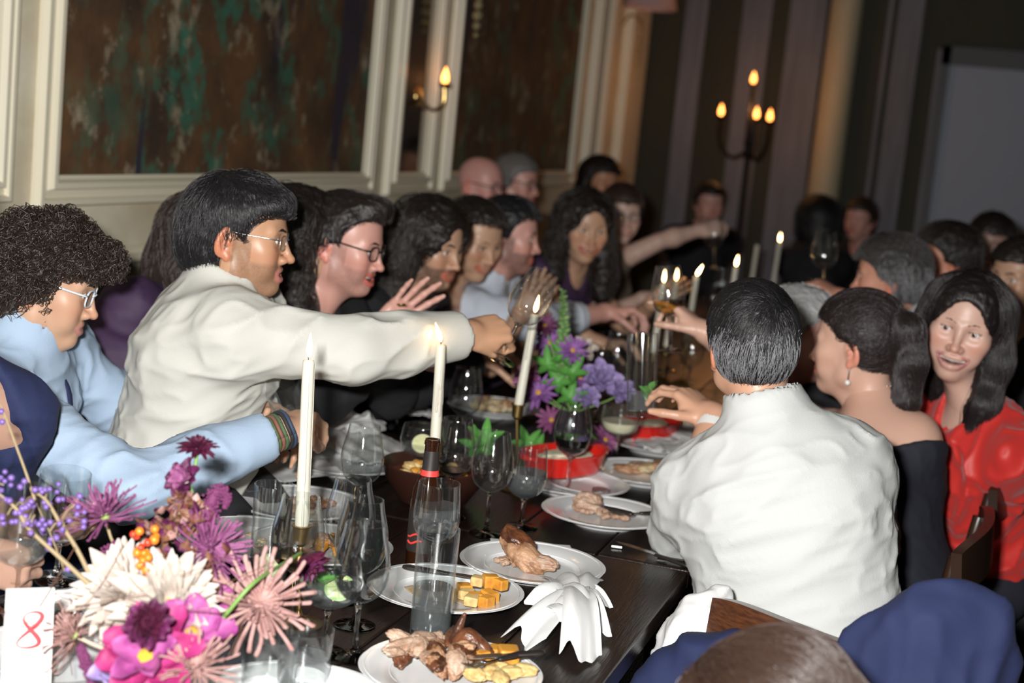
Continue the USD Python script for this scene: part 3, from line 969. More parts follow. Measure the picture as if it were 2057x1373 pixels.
def tapestry_mat():
    N = {'g': ('geometry', {}), 'm1': ('mapping', {'scale': (1, 1, .8)}), 'm2': ('mapping', {'scale': (1, 2.0, .28), 'location': (0, 3.1, 0)}),
         'n1': ('noise_texture', {'scale': 4.2, 'detail': 5.0, 'roughness': .62}), 'n2': ('noise_texture', {'scale': 7.0, 'detail': 6.0, 'roughness': .66}),
         'n3': ('noise_texture', {'scale': 8.5, 'detail': 6.0, 'roughness': .68, 'w': 3.0, 'dimensions': '4D'}), 'n4': ('noise_texture', {'scale': 2.4, 'detail': 2.0, 'distortion': .3}),
         'n5': ('noise_texture', {'scale': 1.3, 'detail': 2.0, 'w': 8.0, 'dimensions': '4D'}),
         'r1': ('rgb_ramp', {'ramp': [(.3, (.032, .022, .016)), (.5, (.095, .050, .024)), (.72, (.18, .088, .034))]}),
         'r2': ('rgb_ramp', {'ramp': [(.50, (0, 0, 0)), (.60, (1, 1, 1))]}), 'r3': ('rgb_ramp', {'ramp': [(.56, (0, 0, 0)), (.68, (1, 1, 1))]}),
         'r4': ('rgb_ramp', {'ramp': [(.60, (0, 0, 0)), (.66, (1, 1, 1))]}), 'r5': ('rgb_ramp', {'ramp': [(.40, (.15, .15, .15)), (.60, (1, 1, 1))]}),
         'mu': ('mix_color', {'blend_type': 'multiply', 'fac': 1.0}),
         'x1': ('mix_color', {'b': (.04, .17, .11)}), 'x2': ('mix_color', {'b': (.36, .30, .20)}), 'x3': ('mix_color', {'b': (.03, .027, .045)}),
         'p': ('principled_bsdf', {'roughness': .75})}
    L = [('g.position', 'm1.vector'), ('g.position', 'm2.vector'), ('m1.vector', 'n1.vector'), ('m1.vector', 'n2.vector'), ('m1.vector', 'n3.vector'), ('m1.vector', 'n5.vector'), ('m2.vector', 'n4.vector'),
         ('n1.fac', 'r1.fac'), ('n2.fac', 'r2.fac'), ('n3.fac', 'r3.fac'), ('n4.fac', 'r4.fac'), ('n5.fac', 'r5.fac'),
         ('r2.color', 'mu.a'), ('r5.color', 'mu.b'), ('r1.color', 'x1.a'), ('mu.result', 'x1.fac'), ('x1.result', 'x2.a'), ('r3.color', 'x2.fac'), ('x2.result', 'x3.a'), ('r4.color', 'x3.fac'), ('x3.result', 'p.base_color')]
    return usdkit.material(stage, '/World/Looks/woodland_mural', N, L, surface='p.BSDF')


MURAL = tapestry_mat()
for y0, y1, lab in ((1.30, 3.14, 'woodland mural panel in cream frame nearest the camera'), (3.405, 5.44, 'large dark woodland mural with green foliage between cream mouldings, left'), (6.40, 8.43, 'dark woodland mural panel right of the narrow wall mirror')):
    mu = thing('mural_panel', lab, 'mural', (XW, (y0 + y1) / 2, 1.336))
    part(mu, 'painted_panel', bx(XW - .002, XW + .006, y0 - .02, y1 + .02, 1.32, 3.02), MURAL, world=True)
    part(mu, 'frame', mould_frame(y0, y1, 1.336, 3.0, .068 if y0 < 3 else .085, .035, CREAM_T), CREAM_T, False, world=True)
MIR = mat('old_mirror', (.30, .27, .24), .10, metallic=1.0)
for y0, y1, lab in ((5.76, 6.09, 'narrow wall mirror between two mural panels'), (8.80, 9.02, 'second narrow wall mirror near the corner')):
    mi = thing('wall_mirror', lab, 'mirror', (XW, (y0 + y1) / 2, 1.336))
    part(mi, 'mirror_glass', bx(XW - .002, XW + .008, y0 - .02, y1 + .02, 1.32, 3.02), MIR, world=True)
    part(mi, 'frame', mould_frame(y0, y1, 1.336, 3.0, .095, .04, CREAM_T), CREAM_T, False, world=True)
struct('trim', bx(XW, XW + .06, 9.47, 9.93, 0, 3.5), CREAM_T)
struct('trim', bx(XW, XW + .03, 9.12, 9.22, 1.3, 3.5), CREAM_T)

# back wall: grey drape strips and a column, then the door
for x0, x1 in ((-2.07, -1.925), (-1.69, -1.50), (-1.385, -1.15), (-.765, -.735)):
    struct('trim', bx(x0, x1, YB - .035, YB, 0, 3.5), GREY)
struct('trim', moved(lathe([(0, 0), (.135, 0), (.135, .12), (.105, .16), (.10, 3.4), (.12, 3.5), (0, 3.5)], 28), (-1.02, YB - .1, 0)), mat('beige_column', (.42, .37, .25), .6))
struct('trim', bx(-.70, -.545, YB - .05, YB, 0, 3.5), GREY)
struct('trim', bx(-.43, -.40, YB - .03, YB, 0, 2.3), GREY)
dr = struct('door', bx(-.36, .66, YB - .03, YB - .005, 0, 2.21), mat('grey_blue_door', (.27, .30, .37), .6))
fr = join(bx(-.40, -.345, YB - .06, YB, 0, 2.32), bx(.645, .70, YB - .06, YB, 0, 2.32), bx(-.40, .70, YB - .06, YB, 2.205, 2.32))
part(dr, 'door_frame', fr, mat('black_frame', (.014, .013, .016), .5))
part(dr, 'door_rail', bx(-.345, .645, YB - .045, YB - .02, .95, 1.02), mat('grey_blue_door'))
part(dr, 'door_handle', tube([(.58, YB - .03, 1.05), (.58, YB - .09, 1.05), (.48, YB - .09, 1.05)], .010, 8), mat('brass', (.55, .38, .14), .28, metallic=1.0))

# lamps of the room
BULB = mat_emit('flame_bulb_glow', (1.0, .30, .06), 7.0)
IRON = mat('black_iron', (.012, .010, .009), .45, metallic=.6)
BRASS = mat('brass')


def glow(path, p, power, r=.02, col=(1, .42, .14)):
    l = UsdLux.SphereLight.Define(stage, uniq(path, 'lamp_glow'))
    l.CreateRadiusAttr(r); l.CreateIntensityAttr(power); l.CreateColorAttr(Gf.Vec3f(*col))
    top = '/'.join(path.split('/')[:3])
    l.AddTranslateOp().Set(Gf.Vec3d(*(np.asarray(p) - _loc[top])))


flame_prof = [(0, 0), (.010, .004), (.015, .016), (.0145, .032), (.009, .05), (.003, .066), (0, .072)]


def candelabrum(base, lights):
    t = thing('candelabrum', 'black iron candelabrum with four glowing flame bulbs before the back wall', 'candelabra', (*base[:2], 0))
    x, y = base[:2]
    part(t, 'pole', lathe([(0, 0), (.16, 0), (.16, .02), (.05, .05), (.02, .10), (.016, .9), (.03, .95), (.018, 1.0), (.018, 1.55), (.035, 1.6), (.022, 1.65), (.022, 1.72), (0, 1.74)], 20), IRON)
    for q in lights:
        d = np.array(q) - (x, y, 0)
        part(t, 'arm', tube([(0, 0, 1.55), (d[0] * .5, d[1] * .5, 1.50), (d[0] * .95, d[1] * .95, 1.58), (d[0], d[1], d[2] - .05)], .011, 8, 16), IRON)
        part(t, 'bulb_cup', moved(lathe([(0, 0), (.014, 0), (.034, .022), (.030, .022), (.012, .008), (0, .008)], 16), d - (0, 0, .055)), IRON)
        b = part(t, 'flame_bulb', moved(lathe(flame_prof, 16), d - (0, 0, .034), s=1.0), BULB, True)
        glow(t, np.array(q) + (0, 0, .02), 60, .022)
    return t


candelabrum((-1.43, 9.2), [(-1.449, 9.2, 1.99), (-1.623, 9.2, 1.78), (-1.393, 9.12, 1.78), (-1.323, 9.2, 1.775)])


def sconce(y, z, lab, crystals=True):
    t = thing('wall_sconce', lab, 'wall lamp', (XW, y, z))
    part(t, 'back_plate', moved(lathe([(0, 0), (.045, 0), (.04, .012), (0, .016)], 20), (0, 0, 0), rot((0, 1, 0), 90)), BRASS)
    part(t, 'arm', tube([(.01, 0, 0), (.07, 0, -.05), (.12, 0, -.02), (.12, 0, .05)], .007, 8, 16), BRASS)
    part(t, 'bulb_cup', moved(lathe([(0, 0), (.014, 0), (.03, .02), (.026, .02), (.012, .008), (0, .008)], 16), (.12, 0, .045)), BRASS)
    part(t, 'flame_bulb', moved(lathe(flame_prof, 16), (.12, 0, .062)), BULB, True)
    glow(t, np.array((XW + .12, y, z + .1)), 12)
    return t


sconce(5.97, 1.655, 'brass wall sconce with one glowing bulb before the narrow mirror')


def crystal_lamp(y, z, lab, shade):
    t = thing('crystal_lamp', lab, 'wall lamp', (XW, y, z))
    part(t, 'arm', tube([(0, 0, .12), (.06, 0, .20), (.13, 0, .16), (.13, 0, .10)], .008, 8, 16), BRASS)
    for i, (dz, r) in enumerate(((.06, .016), (.025, .020), (-.02, .022), (-.065, .018), (-.105, .012))):
        part(t, 'crystal_drop', moved(trimesh.creation.icosphere(1, r), (.13, 0, dz)), mat('crystal_gold', (.85, .76, .45), .12, metallic=.75), False)
    if shade:
        part(t, 'lamp_shade', moved(lathe([(.17, 0), (.13, .19), (.127, .19), (.167, 0), (.17, 0)], 28), (.18, 0, .245)), mat('pink_lamp_shade', (.55, .36, .34), .8))
    return t


crystal_lamp(6.28, 2.05, 'crystal drop wall lamp beside the narrow mirror', False)
crystal_lamp(9.35, 2.12, 'crystal drop wall lamp with pink fabric shade near the corner', True)
# ------------------------------------------------------------------ the long table and what stands on it
TX0, TX1, TZ = -1.42, -.46, .75
PLANK = [mat(f'dark_table_wood_{i}', c, .26, specular_ior_level=.4, vary=(c2, 5, (9, .8, 9)), bump=(26, .18, (9, .7, 9))) for i, (c, c2) in enumerate((((.013, .008, .006), (.006, .004, .004)), ((.020, .011, .008), (.008, .005, .004)), ((.010, .007, .006), (.016, .009, .007))))]


def table(y0, y1, lab):
    t = thing('dining_table', lab, 'table', ((TX0 + TX1) / 2, (y0 + y1) / 2, 0))
    w = (TX1 - TX0) / 5
    for i in range(5):
        part(t, 'plank', rbox((w - .003, y1 - y0, .04), .004, ((TX0 + w * (i + .5)), (y0 + y1) / 2, TZ - .02)), PLANK[i % 3], world=True)
    for x in (TX0 + .08, TX1 - .08):
        for y in (y0 + .1, y1 - .1):
            part(t, 'leg', rbox((.08, .08, TZ - .04), .006, (x, y, (TZ - .04) / 2)), PLANK[0], world=True)
    for x in (TX0 + .08, TX1 - .08):
        part(t, 'apron', rbox((.03, y1 - y0 - .2, .09), .004, (x, (y0 + y1) / 2, TZ - .085)), PLANK[1], world=True)
    return t


for i, (a, b) in enumerate(((.80, 2.845), (2.855, 5.0), (5.01, 7.1), (7.11, 8.1))):
    table(a, b, ('nearest dark plank dining table carrying the flowers and card', 'second dark plank dining table past the thin joint', 'third dark dining table at the middle of the row', 'farthest dark dining table of the row')[i])

CLEAR = mat_clear('drinking_glass')
STEM = mat('stem_glass', (1, 1, 1), .0, transmission_weight=1.0, ior=1.5)
WATER = mat_clear('water', (.94, .96, .96), (.84, .88, .90), .03, .06, .12, .05)


def liquid_mat(name, tint, edge):
    return mat_clear(name, tint, edge, .03, .03, .02)


WINE_G = liquid_mat('pale_gold_wine', (.80, .62, .25), (.6, .40, .10))
WINE_W = liquid_mat('white_wine', (.93, .90, .66), (.8, .72, .40))
WINE_R = liquid_mat('red_wine', (.10, .012, .02), (.05, .006, .01))
AMBER = liquid_mat('amber_drink', (.62, .22, .06), (.5, .12, .03))
GT = {}


def glass_parts(t, kind, fill=None, fmat=None):
    """Bowl and stem at the thing's own origin."""
    if kind in ('wine', 'goblet', 'coupe'):
        H, zb, rm, zm, rr, fr = {'wine': (.215, .088, .043, .135, .031, .035), 'goblet': (.178, .062, .0435, .105, .0385, .035), 'coupe': (.150, .070, .050, .112, .045, .034)}[kind]
        out = spline([(.004, zb), (.018, zb + .006), (rm * .82, zb + (zm - zb) * .45), (rm, zm), (rm * .98, zm + (H - zm) * .35), (rr + (rm - rr) * .3, zm + (H - zm) * .75), (rr, H)], 22)
        inn = out[::-1] + (-.0010, .0)
        inn[-4:, 1] += .0015
        inn[:, 0] = np.maximum(inn[:, 0], 0)
        part(t, 'bowl', lathe(np.vstack([[(0, zb - .001)], out, [(rr - .0005, H + .0006)], inn, [(0, zb + .003)]]), 40), CLEAR, True)
        st = spline([(fr, .0018), (fr * .7, .0035), (.010, .007), (.0048, .018), (.0036, zb * .5), (.0045, zb - .008), (.009, zb)], 18)
        part(t, 'stem', lathe(np.vstack([[(0, 0), (fr, 0)], st, [(0, zb)]]), 32), STEM, True)
        if fill:
            lv = np.interp(fill, [0, 1], [zb + .004, H])
            q = out[out[:, 1] < lv] - (.0014, -.001)
            r_at = np.interp(lv, out[:, 1], out[:, 0]) - .0014
            q[:, 0] = np.maximum(q[:, 0], .0005)
            part(t, 'drink', lathe(np.vstack([[(0, q[0, 1])], q, [(r_at, lv), (0, lv)]]), 36), fmat, 50)
    else:
        r, H, th, r2 = {'highball': (.0325, .185, .013, .0345), 'tumbler': (.036, .092, .010, .041)}[kind]
        part(t, 'bowl', lathe([(0, 0), (r - .002, 0), (r, .002), (r2, H), (r2 - .0008, H + .0008), (r2 - .0018, H), (r - .0015, th + .002), (r - .004, th), (0, th)], 40), CLEAR, 40)
        if fill:
            lv = th + fill * (H - th); ra = np.interp(lv, [0, H], [r, r2]) - .0021
            part(t, 'drink', lathe([(0, th + .0006), (r - .0048, th + .0006), (r - .0021, th + .003), (ra, lv - .001), (ra - .001, lv), (0, lv)], 36), fmat, 40)


def glass(kind, at, lab, fill=None, fmat=None, fname='', R=None, group=None):
    names = {'wine': 'wine_glass', 'goblet': 'water_goblet', 'coupe': 'cocktail_glass', 'highball': 'highball_glass', 'tumbler': 'tumbler'}
    key = (kind, fill, fname)
    if key in GT:
        return copy(GT[key], lab, at, R, group)
    t = GT[key] = thing(names[kind], lab, 'glass', at, R, group)
    glass_parts(t, kind, fill, fmat)
    return t


tp = lambda x, y: T(x, y)
# wine glasses in the foreground, nearest first
glass('wine', tp(712, 1322), 'empty wine glass in front of the others, left of the tall water glass')
glass('wine', tp(712, 1258), 'half-hidden wine glass behind the nearest wine glass', .12, WINE_W, 'w')
glass('wine', tp(690, 1205), 'wine glass behind the two nearest, at the middle left of the table')
glass('wine', tp(585, 1255), 'wine glass with gold wine behind the tall front candle', .22, WINE_G, 'g')
glass('coupe', tp(652, 1312), 'stemmed cocktail glass with mint leaf and lime beside the candlestick', .55, WATER, 'water')
glass('highball', tp(862, 1282), 'tall straight water glass beside the squash plate', .44, WATER, 'w')
glass('goblet', tp(866, 1158), 'full water goblet before the beer bottle', .62, WATER, 'water')
glass('wine', tp(976, 1074), 'wine glass with clear bowl left of the stemmed water goblet')
glass('goblet', tp(1047, 1060), 'stemmed water goblet on bare wood behind the chicken plate', .5, WATER, 'half')
glass('wine', tp(716, 1062), 'wine glass with a red drop in front of the white napkins', .06, WINE_R, 'drop')
glass('wine', tp(902, 1040), 'wine glass right of the second candle by the brown bowl', .10, WINE_R, 'r')
glass('coupe', tp(840, 985), 'cocktail glass with lemon slice left of the second candle', .4, WATER, 'lemon')
glass('wine', tp(1138, 992), 'red wine glass in front of the red baking dish', .34, WINE_R, 'red')
glass('coupe', tp(1236, 932), 'cocktail glass with pale liquid right of the red baking dish', .5, mat('cloudy_lemon', (.70, .66, .48), .25), 'pale')
glass('goblet', tp(796, 868), 'goblet with amber drink near the black sweater', .45, AMBER, 'amber')
glass('wine', tp(925, 905), 'wine glass standing near the dish of leftovers')
glass('highball', tp(536, 1180), 'tall glass with lemon slice behind the pink spider mums', .3, WATER, 'lemon')
glass('tumbler', tp(606, 1385), 'short tumbler at the lower edge beside the pink flowers', .5, WATER, 't')
glass('tumbler', tp(535, 1400), 'short tumbler hidden in the flowers at the lower edge')
for i, (x, y, k) in enumerate(((1195, 850, 'wine'), (1165, 800, 'goblet'), (1230, 800, 'wine'), (1340, 745, 'goblet'), (1380, 790, 'wine'), (1260, 740, 'highball'))):
    glass(k, tp(x, y), ('clear wine glass among the lavender flowers', 'water goblet behind the purple asters', 'wine glass behind the lavender blooms', 'goblet standing behind the raised highball', 'wine glass under the reaching forearm', 'tall glass standing behind the raised highball')[i])
for i, (x, y) in enumerate(((-.75, 5.6), (-1.15, 5.4), (-.7, 6.3), (-1.1, 6.6), (-.62, 7.0), (-1.2, 7.4), (-.8, 7.9))):
    glass('wine' if i % 2 else 'goblet', (x, y, TZ), 'blurred glass standing on the far end of the table', group='glasses on the far tables')

# lemon, lime and mint
def slice_(at, R, lab, rind):
    t = thing('citrus_slice', lab, 'citrus slice', at, R)
    part(t, 'rind', lathe([(0, -.002), (.022, -.002), (.024, 0), (.022, .002), (0, .002)], 28), rind)
    for k in range(8):
        a = np.linspace(k * np.pi / 4 + .08, (k + 1) * np.pi / 4 - .08, 5)
        part(t, 'segment', prism([(.003 * np.cos(a.mean()), .003 * np.sin(a.mean()))] + [(.019 * np.cos(q), .019 * np.sin(q)) for q in a], .0012, (0, 0, .0018)), mat('citrus_flesh', (.80, .78, .40), .35))


YEL, LIME = mat('lemon_rind', (.82, .80, .50), .5), mat('lime_rind', (.45, .62, .25), .5)
face = np.stack([c_r, c_u, -c_d], 1)
slice_(tp(536, 1180) + (0, 0, .036), face @ rot((1, 0, 0), -15), 'lemon slice in the tall glass behind the pink flowers', YEL)
slice_(tp(840, 985) + (0, 0, .108), face @ rot((1, 0, 0), -30), 'lemon slice in the cocktail glass by the second candle', YEL)
slice_(tp(652, 1312) + (.012, .01, .105), face @ rot((1, 0, 0), -40), 'lime slice in the front cocktail glass', LIME)


def leaf_mesh(l, w, cup=.15, bend=.2, n=7, m=5, thick=.0007, wave=0):
    """A pointed leaf or petal along +y, bending up in z."""
    u = np.linspace(0, 1, n)[:, None]; v = np.linspace(-1, 1, m)[None]
    wid = w * np.sin(np.pi * np.clip(u, .03, .985) ** .75) ** .8
    x = wid * v * .5; y = l * u + 0 * v
    z = bend * l * u ** 2 + cup * w * v ** 2 * np.sin(np.pi * u) + wave * w * np.sin(u * 9 + v * 2)
    return sheet(np.stack([x + 0 * u, y, z], -1), thick)


GREEN = mat('leaf_green', (.10, .30, .06), .5)
for q, a in (((652, 1312), 20), ((1290, 830), 70)):
    if q[0] == 652:
        m_ = thing('mint_sprig', 'green mint leaves floating in the front cocktail glass', 'mint', tp(*q) + (-.008, -.006, .112))
        for k in range(4):
            part(m_, 'leaf', moved(leaf_mesh(.026, .018, .3, .1), (0, 0, 0), rot((0, 0, 1), k * 90 + a) @ rot((1, 0, 0), 25)), GREEN, True)

# ------------------------------------------------------------------ candles
WAX = mat('ivory_wax', (.66, .61, .49), .42, subsurface_weight=.25, subsurface_radius=(1, .6, .35), subsurface_scale=.01)
FLAME = mat_emit('candle_flame', (1.0, .62, .26), 22.0)
FLAME_R = mat_emit('flame_halo', (1.0, .30, .06), 3.0)
AGED = mat('aged_brass', (.34, .23, .09), .35, metallic=1.0)
flame2 = [(0, 0), (.0030, .003), (.0052, .010), (.0050, .017), (.0032, .027), (.0014, .036), (0, .041)]


def candle(base, foot, tip, lab, lab2, lit=True, drips=0, power=1.0, r=.0108, fl=(0, 0)):
    """base: where the candlestick stands; foot, tip: the ends of the wax."""
    base, foot, tip = map(np.asarray, (base, foot, tip))
    h = thing('candlestick', lab2, 'candlestick', base)
    z = foot[2] - base[2]
    off = foot - base
    part(h, 'foot', lathe([(0, 0), (.040, 0), (.041, .003), (.022, .008), (.008, .016), (.0045, .025), (0, .025)], 28), AGED)
    part(h, 'shaft', tube([(0, 0, .02), off * .5 + (0, 0, 0), off - (0, 0, .018)], [.0042, .0036, .0042], 10, 8), AGED)
    part(h, 'socket', moved(lathe([(0, -.022), (.006, -.022), (.0125, -.016), (.0135, .010), (.017, .012), (.017, .014), (.0115, .014), (.0112, -.012), (0, -.013)], 24), off), AGED)
    c = thing('taper_candle', lab, 'candle', foot)
    d = tip - foot; L = np.linalg.norm(d); ax = unit(d)
    X = unit(np.cross(ax, (0, 1, 0))); RR = np.stack([np.cross(ax, X), X, ax], 1) if 0 else np.stack([X, np.cross(ax, X), ax], 1)
    pr = [(0, -.008), (r * .98, -.008)] + [(r * (1 + .02 * np.sin(9 * q)) * (1 - .10 * q), L * q) for q in np.linspace(.02, .985, 14)] + [(r * .80, L), (r * .45, L - .002), (0, L - .003)]
    part(c, 'wax', moved(lathe(pr, 24), R=RR), WAX, True)
    for k in range(drips):
        a = -2.4 + .8 * rng.random() if k % 3 else 1.5 + rng.random(); l = L * (.2 + .5 * rng.random()); z0 = L * (.97 - .5 * rng.random() ** 2)
        q = np.array([(r * .98 * np.cos(a), r * .98 * np.sin(a), z0 - l * s) for s in (0, .3, .6, .9, 1)])
        part(c, 'wax_drip', moved(tube(q, [.0012, .0018, .0016, .0026, .0012], 7, 14), R=RR), WAX, True)
    part(c, 'wick', moved(tube([(0, 0, L - .004), (.0006, 0, L + .004), (.0018, .0005, L + .009)], .0007, 6), R=RR), mat('wick', (.02, .015, .012), .9))
    if lit:
        tilt = rot(c_d, fl[0]) if fl[0] else np.eye(3)
        part(c, 'flame', moved(lathe(flame2, 16), tip - foot + (0, 0, .005), tilt), FLAME, True)
        l = UsdLux.SphereLight.Define(stage, c + '/candle_glow')
        l.CreateRadiusAttr(.008); l.CreateIntensityAttr(6 * power); l.CreateColorAttr(Gf.Vec3f(1, .55, .2))
        l.AddTranslateOp().Set(Gf.Vec3d(*(tip - foot + (0, 0, .026))))
    return c


d1 = 2.45
candle(tp(598, 1255), W(605, 1072, d1), W(620, 724, d1), 'tall lit ivory candle nearest the camera', 'thin brass candlestick under the nearest candle', drips=9)
b2 = T(869, 1085); candle(b2, W(873, 905, pix(b2)[2]), W(886, 692, pix(b2)[2] - .02), 'lit ivory candle with wax drips behind the beer bottle', 'brass candlestick behind the beer bottle', drips=12, fl=(-22, 0))
b3 = T(1038, 985); candle(b3, W(1040, 824, pix(b3)[2]), W(1074, 632, pix(b3)[2] - .02), 'leaning lit candle right of the reaching fist', 'brass candlestick behind the stemmed water goblet', drips=6, fl=(8, 0))
for i, (x, y, lit, z, f_) in enumerate(((1399, 556, 1, 1.125, 25), (1478, 537, 1, 1.125, 5), (1521, 492, 0, 1.10, 0), (1566, 487, 1, 1.135, 0), (1333, 570, 1, 1.12, 0), (1358, 566, 1, 1.1, 0))):
    tip = T(x, y, z); b_ = np.array([tip[0] - .006, tip[1] - .01, TZ])
    d_ = pix(tip)[2]
    nm = ('lit candle with slanting flame behind the back-turned head', 'lit candle, third to the right of the raised glass', 'unlit candle between two lit ones', 'farthest lit candle, rightmost of the row', 'lit candle seen through the raised wine glass', 'lit candle just right of the raised wine glass')[i]
    candle(b_, b_ + (0, 0, z - TZ - .24 + .0), tip, nm, 'brass candlestick of the ' + nm, bool(lit), 0, 1.0, .0112, fl=(f_, 0))

# ------------------------------------------------------------------ plates, dishes, food
CHINA = mat('white_china', (.72, .73, .73), .18, coat_weight=.3, coat_roughness=.05)
RED = mat('red_enamel', (.62, .018, .012), .2, coat_weight=.5)
BROWN = mat('brown_clay', (.032, .011, .007), .35)
NAPK = mat('white_linen', (.68, .68, .67), .85)
STEEL = mat('steel', (.62, .62, .62), .22, metallic=1.0)
HANDLE = mat('black_handle', (.018, .014, .013), .35)
R_PL = .138
PLATE = []


def plate(at, lab, r=R_PL, R=None, group=None):
    if PLATE and r == R_PL:
        return copy(PLATE[0], lab, at, R, group)
    t = thing('dinner_plate', lab, 'plate', at, R, group)
    n = 72; k = r / R_PL
    a = np.linspace(0, 2 * np.pi, n, endpoint=False)
    wav = 1 + .012 * np.abs(np.sin(4 * a)) ** .6          # gently scalloped rim
    prof = np.array([(0, .006), (.080, .0065), (.088, .010), (.096, .0165), (.120, .0205), (.1365, .0235), (.138, .0225), (.1365, .0215), (.118, .0175), (.094, .0125), (.082, .004), (.080, 0), (.074, 0), (.073, .003), (0, .003)])
    m = lathe(prof * k, n); v = m.vertices.copy()
    rr = np.hypot(v[:, 0], v[:, 1]); s = 1 + (np.tile(wav, len(prof))[:, None][:len(v), 0] - 1) * np.clip((rr / k - .1) / .03, 0, 1)
    v[:, :2] *= s[:, None]
    part(t, 'dish', trimesh.Trimesh(v, m.faces, process=False), CHINA, 50)
    for i, rad in enumerate((.092, .131)):
        part(t, 'rim_line', moved(tube(np.array([(rad * k * np.cos(q), rad * k * np.sin(q), np.interp(rad, prof[:6, 0], prof[:6, 1]) * k) for q in np.linspace(0, 2 * np.pi, 49)]), .0009, 5), (0, 0, .0002)), CHINA, True)
    if r == R_PL:
        PLATE.append(t)
    return t


def lump(seed, size, noise=.25, freq=2.2, n=3, flat=1.0):
    m = trimesh.creation.icosphere(n, 1.0)
    v = m.vertices * (1 + noise * 2 * (meshkit.fbm(m.vertices * freq + seed * 13.7, 3, seed)[:, None] - .5))
    return trimesh.Trimesh(v * np.asarray(size), m.faces, process=False)


def cube(seed, s):
    r = np.random.default_rng(seed)
    m = rbox((s, s * r.uniform(.8, 1.2), s * r.uniform(.7, 1)), s * .12)
    v = m.vertices + .10 * s * (meshkit.noise(m.vertices / s * 2 + seed)[:, None] - .5)
    return trimesh.Trimesh(v, m.faces, process=False)


MEAT = mat('roast_meat', (.44, .25, .14), .45, vary=((.15, .055, .022), 30, (1, 1, 1), (.42, .66)), bump=(160, .6, (1, 1, 1)))
PALE = mat('pale_meat', (.50, .36, .27), .5, vary=((.32, .17, .10), 40, (1, 1, 1)), bump=(220, .5, (1, 2, 1)))
CHAR = mat('charred_skin', (.16, .055, .022), .32, vary=((.04, .016, .01), 40, (1, 1, 1)), bump=(120, .7, (1, 1, 1)))
SQUASH = mat('roast_squash', (.62, .28, .035), .4, vary=((.33, .10, .02), 30, (1, 1, 1), (.5, .75)))
POT = mat('roast_potato', (.60, .43, .18), .45, vary=((.38, .18, .05), 40, (1, 1, 1), (.5, .75)))
SAUCE = mat('pan_sauce', (.48, .33, .16), .3, vary=((.60, .50, .33), 30, (1, 1, 1)))


def food(name, lab, cat, at, pieces, group=None):
    t = thing(name, lab, cat, at, group=group)
    for nm, m, mm in pieces:
        part(t, nm, m, mm, True)
    return t


def scatter(seed, n, r, z, mk, nm, mm, c=(0, 0), flat=1.0):
    q = np.random.default_rng(seed); out = []
    for i in range(n):
        a, d = q.uniform(0, 6.28), r * np.sqrt(q.uniform())
        out.append((nm, moved(mk(seed * 50 + i), (c[0] + d * np.cos(a), c[1] + d * np.sin(a) * flat, z + .004 * q.random()), rot((0, 0, 1), q.uniform(0, 360)) @ rot((1, 0, 0), q.uniform(-25, 25))), mm))
    return out


# front plate: chicken, squash, potatoes
pA = tp(903, 1372); plate(pA, 'white plate heaped with chicken at the bottom edge')
q = np.random.default_rng(3); ps = []
for i in range(26):
    x, y = q.uniform(-.095, .02), q.uniform(-.04, .085)
    ps.append(('meat_shred', moved(lump(i, (q.uniform(.010, .017), q.uniform(.022, .038), q.uniform(.007, .012)), .35, 2.5), (x, y, .026 + .022 * q.random()), rot((0, 0, 1), q.uniform(-50, 60)) @ rot((1, 0, 0), q.uniform(-30, 30))), (PALE, MEAT, PALE, CHAR)[i % 4]))
food('chicken_meat', 'pulled roast chicken pieces on the front plate', 'food', pA, ps)
food('chicken_wing', 'dark roasted chicken wing sticking up on the front plate', 'food', pA + (.0, .06, .02), [('wing', tube([(-.02, 0, .02), (.0, 0, .035), (.022, .005, .022), (.045, 0, .012)], [.009, .014, .013, .008], 10, 12), CHAR), ('wing_tip', tube([(-.02, 0, .02), (-.012, .004, .052), (-.008, .01, .068)], [.009, .006, .002], 8, 8), CHAR), ('bone_end', lump(5, (.011, .011, .009)), MEAT)])
for i, (dx, dy, dz, s) in enumerate(((.045, .075, .03, .026), (.07, .06, .035, .032), (.03, .05, .032, .022), (.055, .045, .026, .024))):
    food('squash_cube', 'roasted squash cube on the front chicken plate', 'food', pA + (dx, dy, dz), [('chunk', moved(cube(40 + i, s), R=rot((0, 0, 1), 25 * i)), SQUASH)], 'squash on the front plate')
for i, (dx, dy) in enumerate(((.075, .03), (.09, .01), (.06, .01), (.085, -.02), (.04, -.01), (.105, .03))):
    food('potato_piece', 'roast potato piece at the right of the front plate', 'food', pA + (dx, dy, .026 + .006 * (i % 2)), [('chunk', moved(lump(60 + i, (.022, .013, .010), .3), R=rot((0, 0, 1), 40 * i)), POT)], 'potatoes on the front plate')


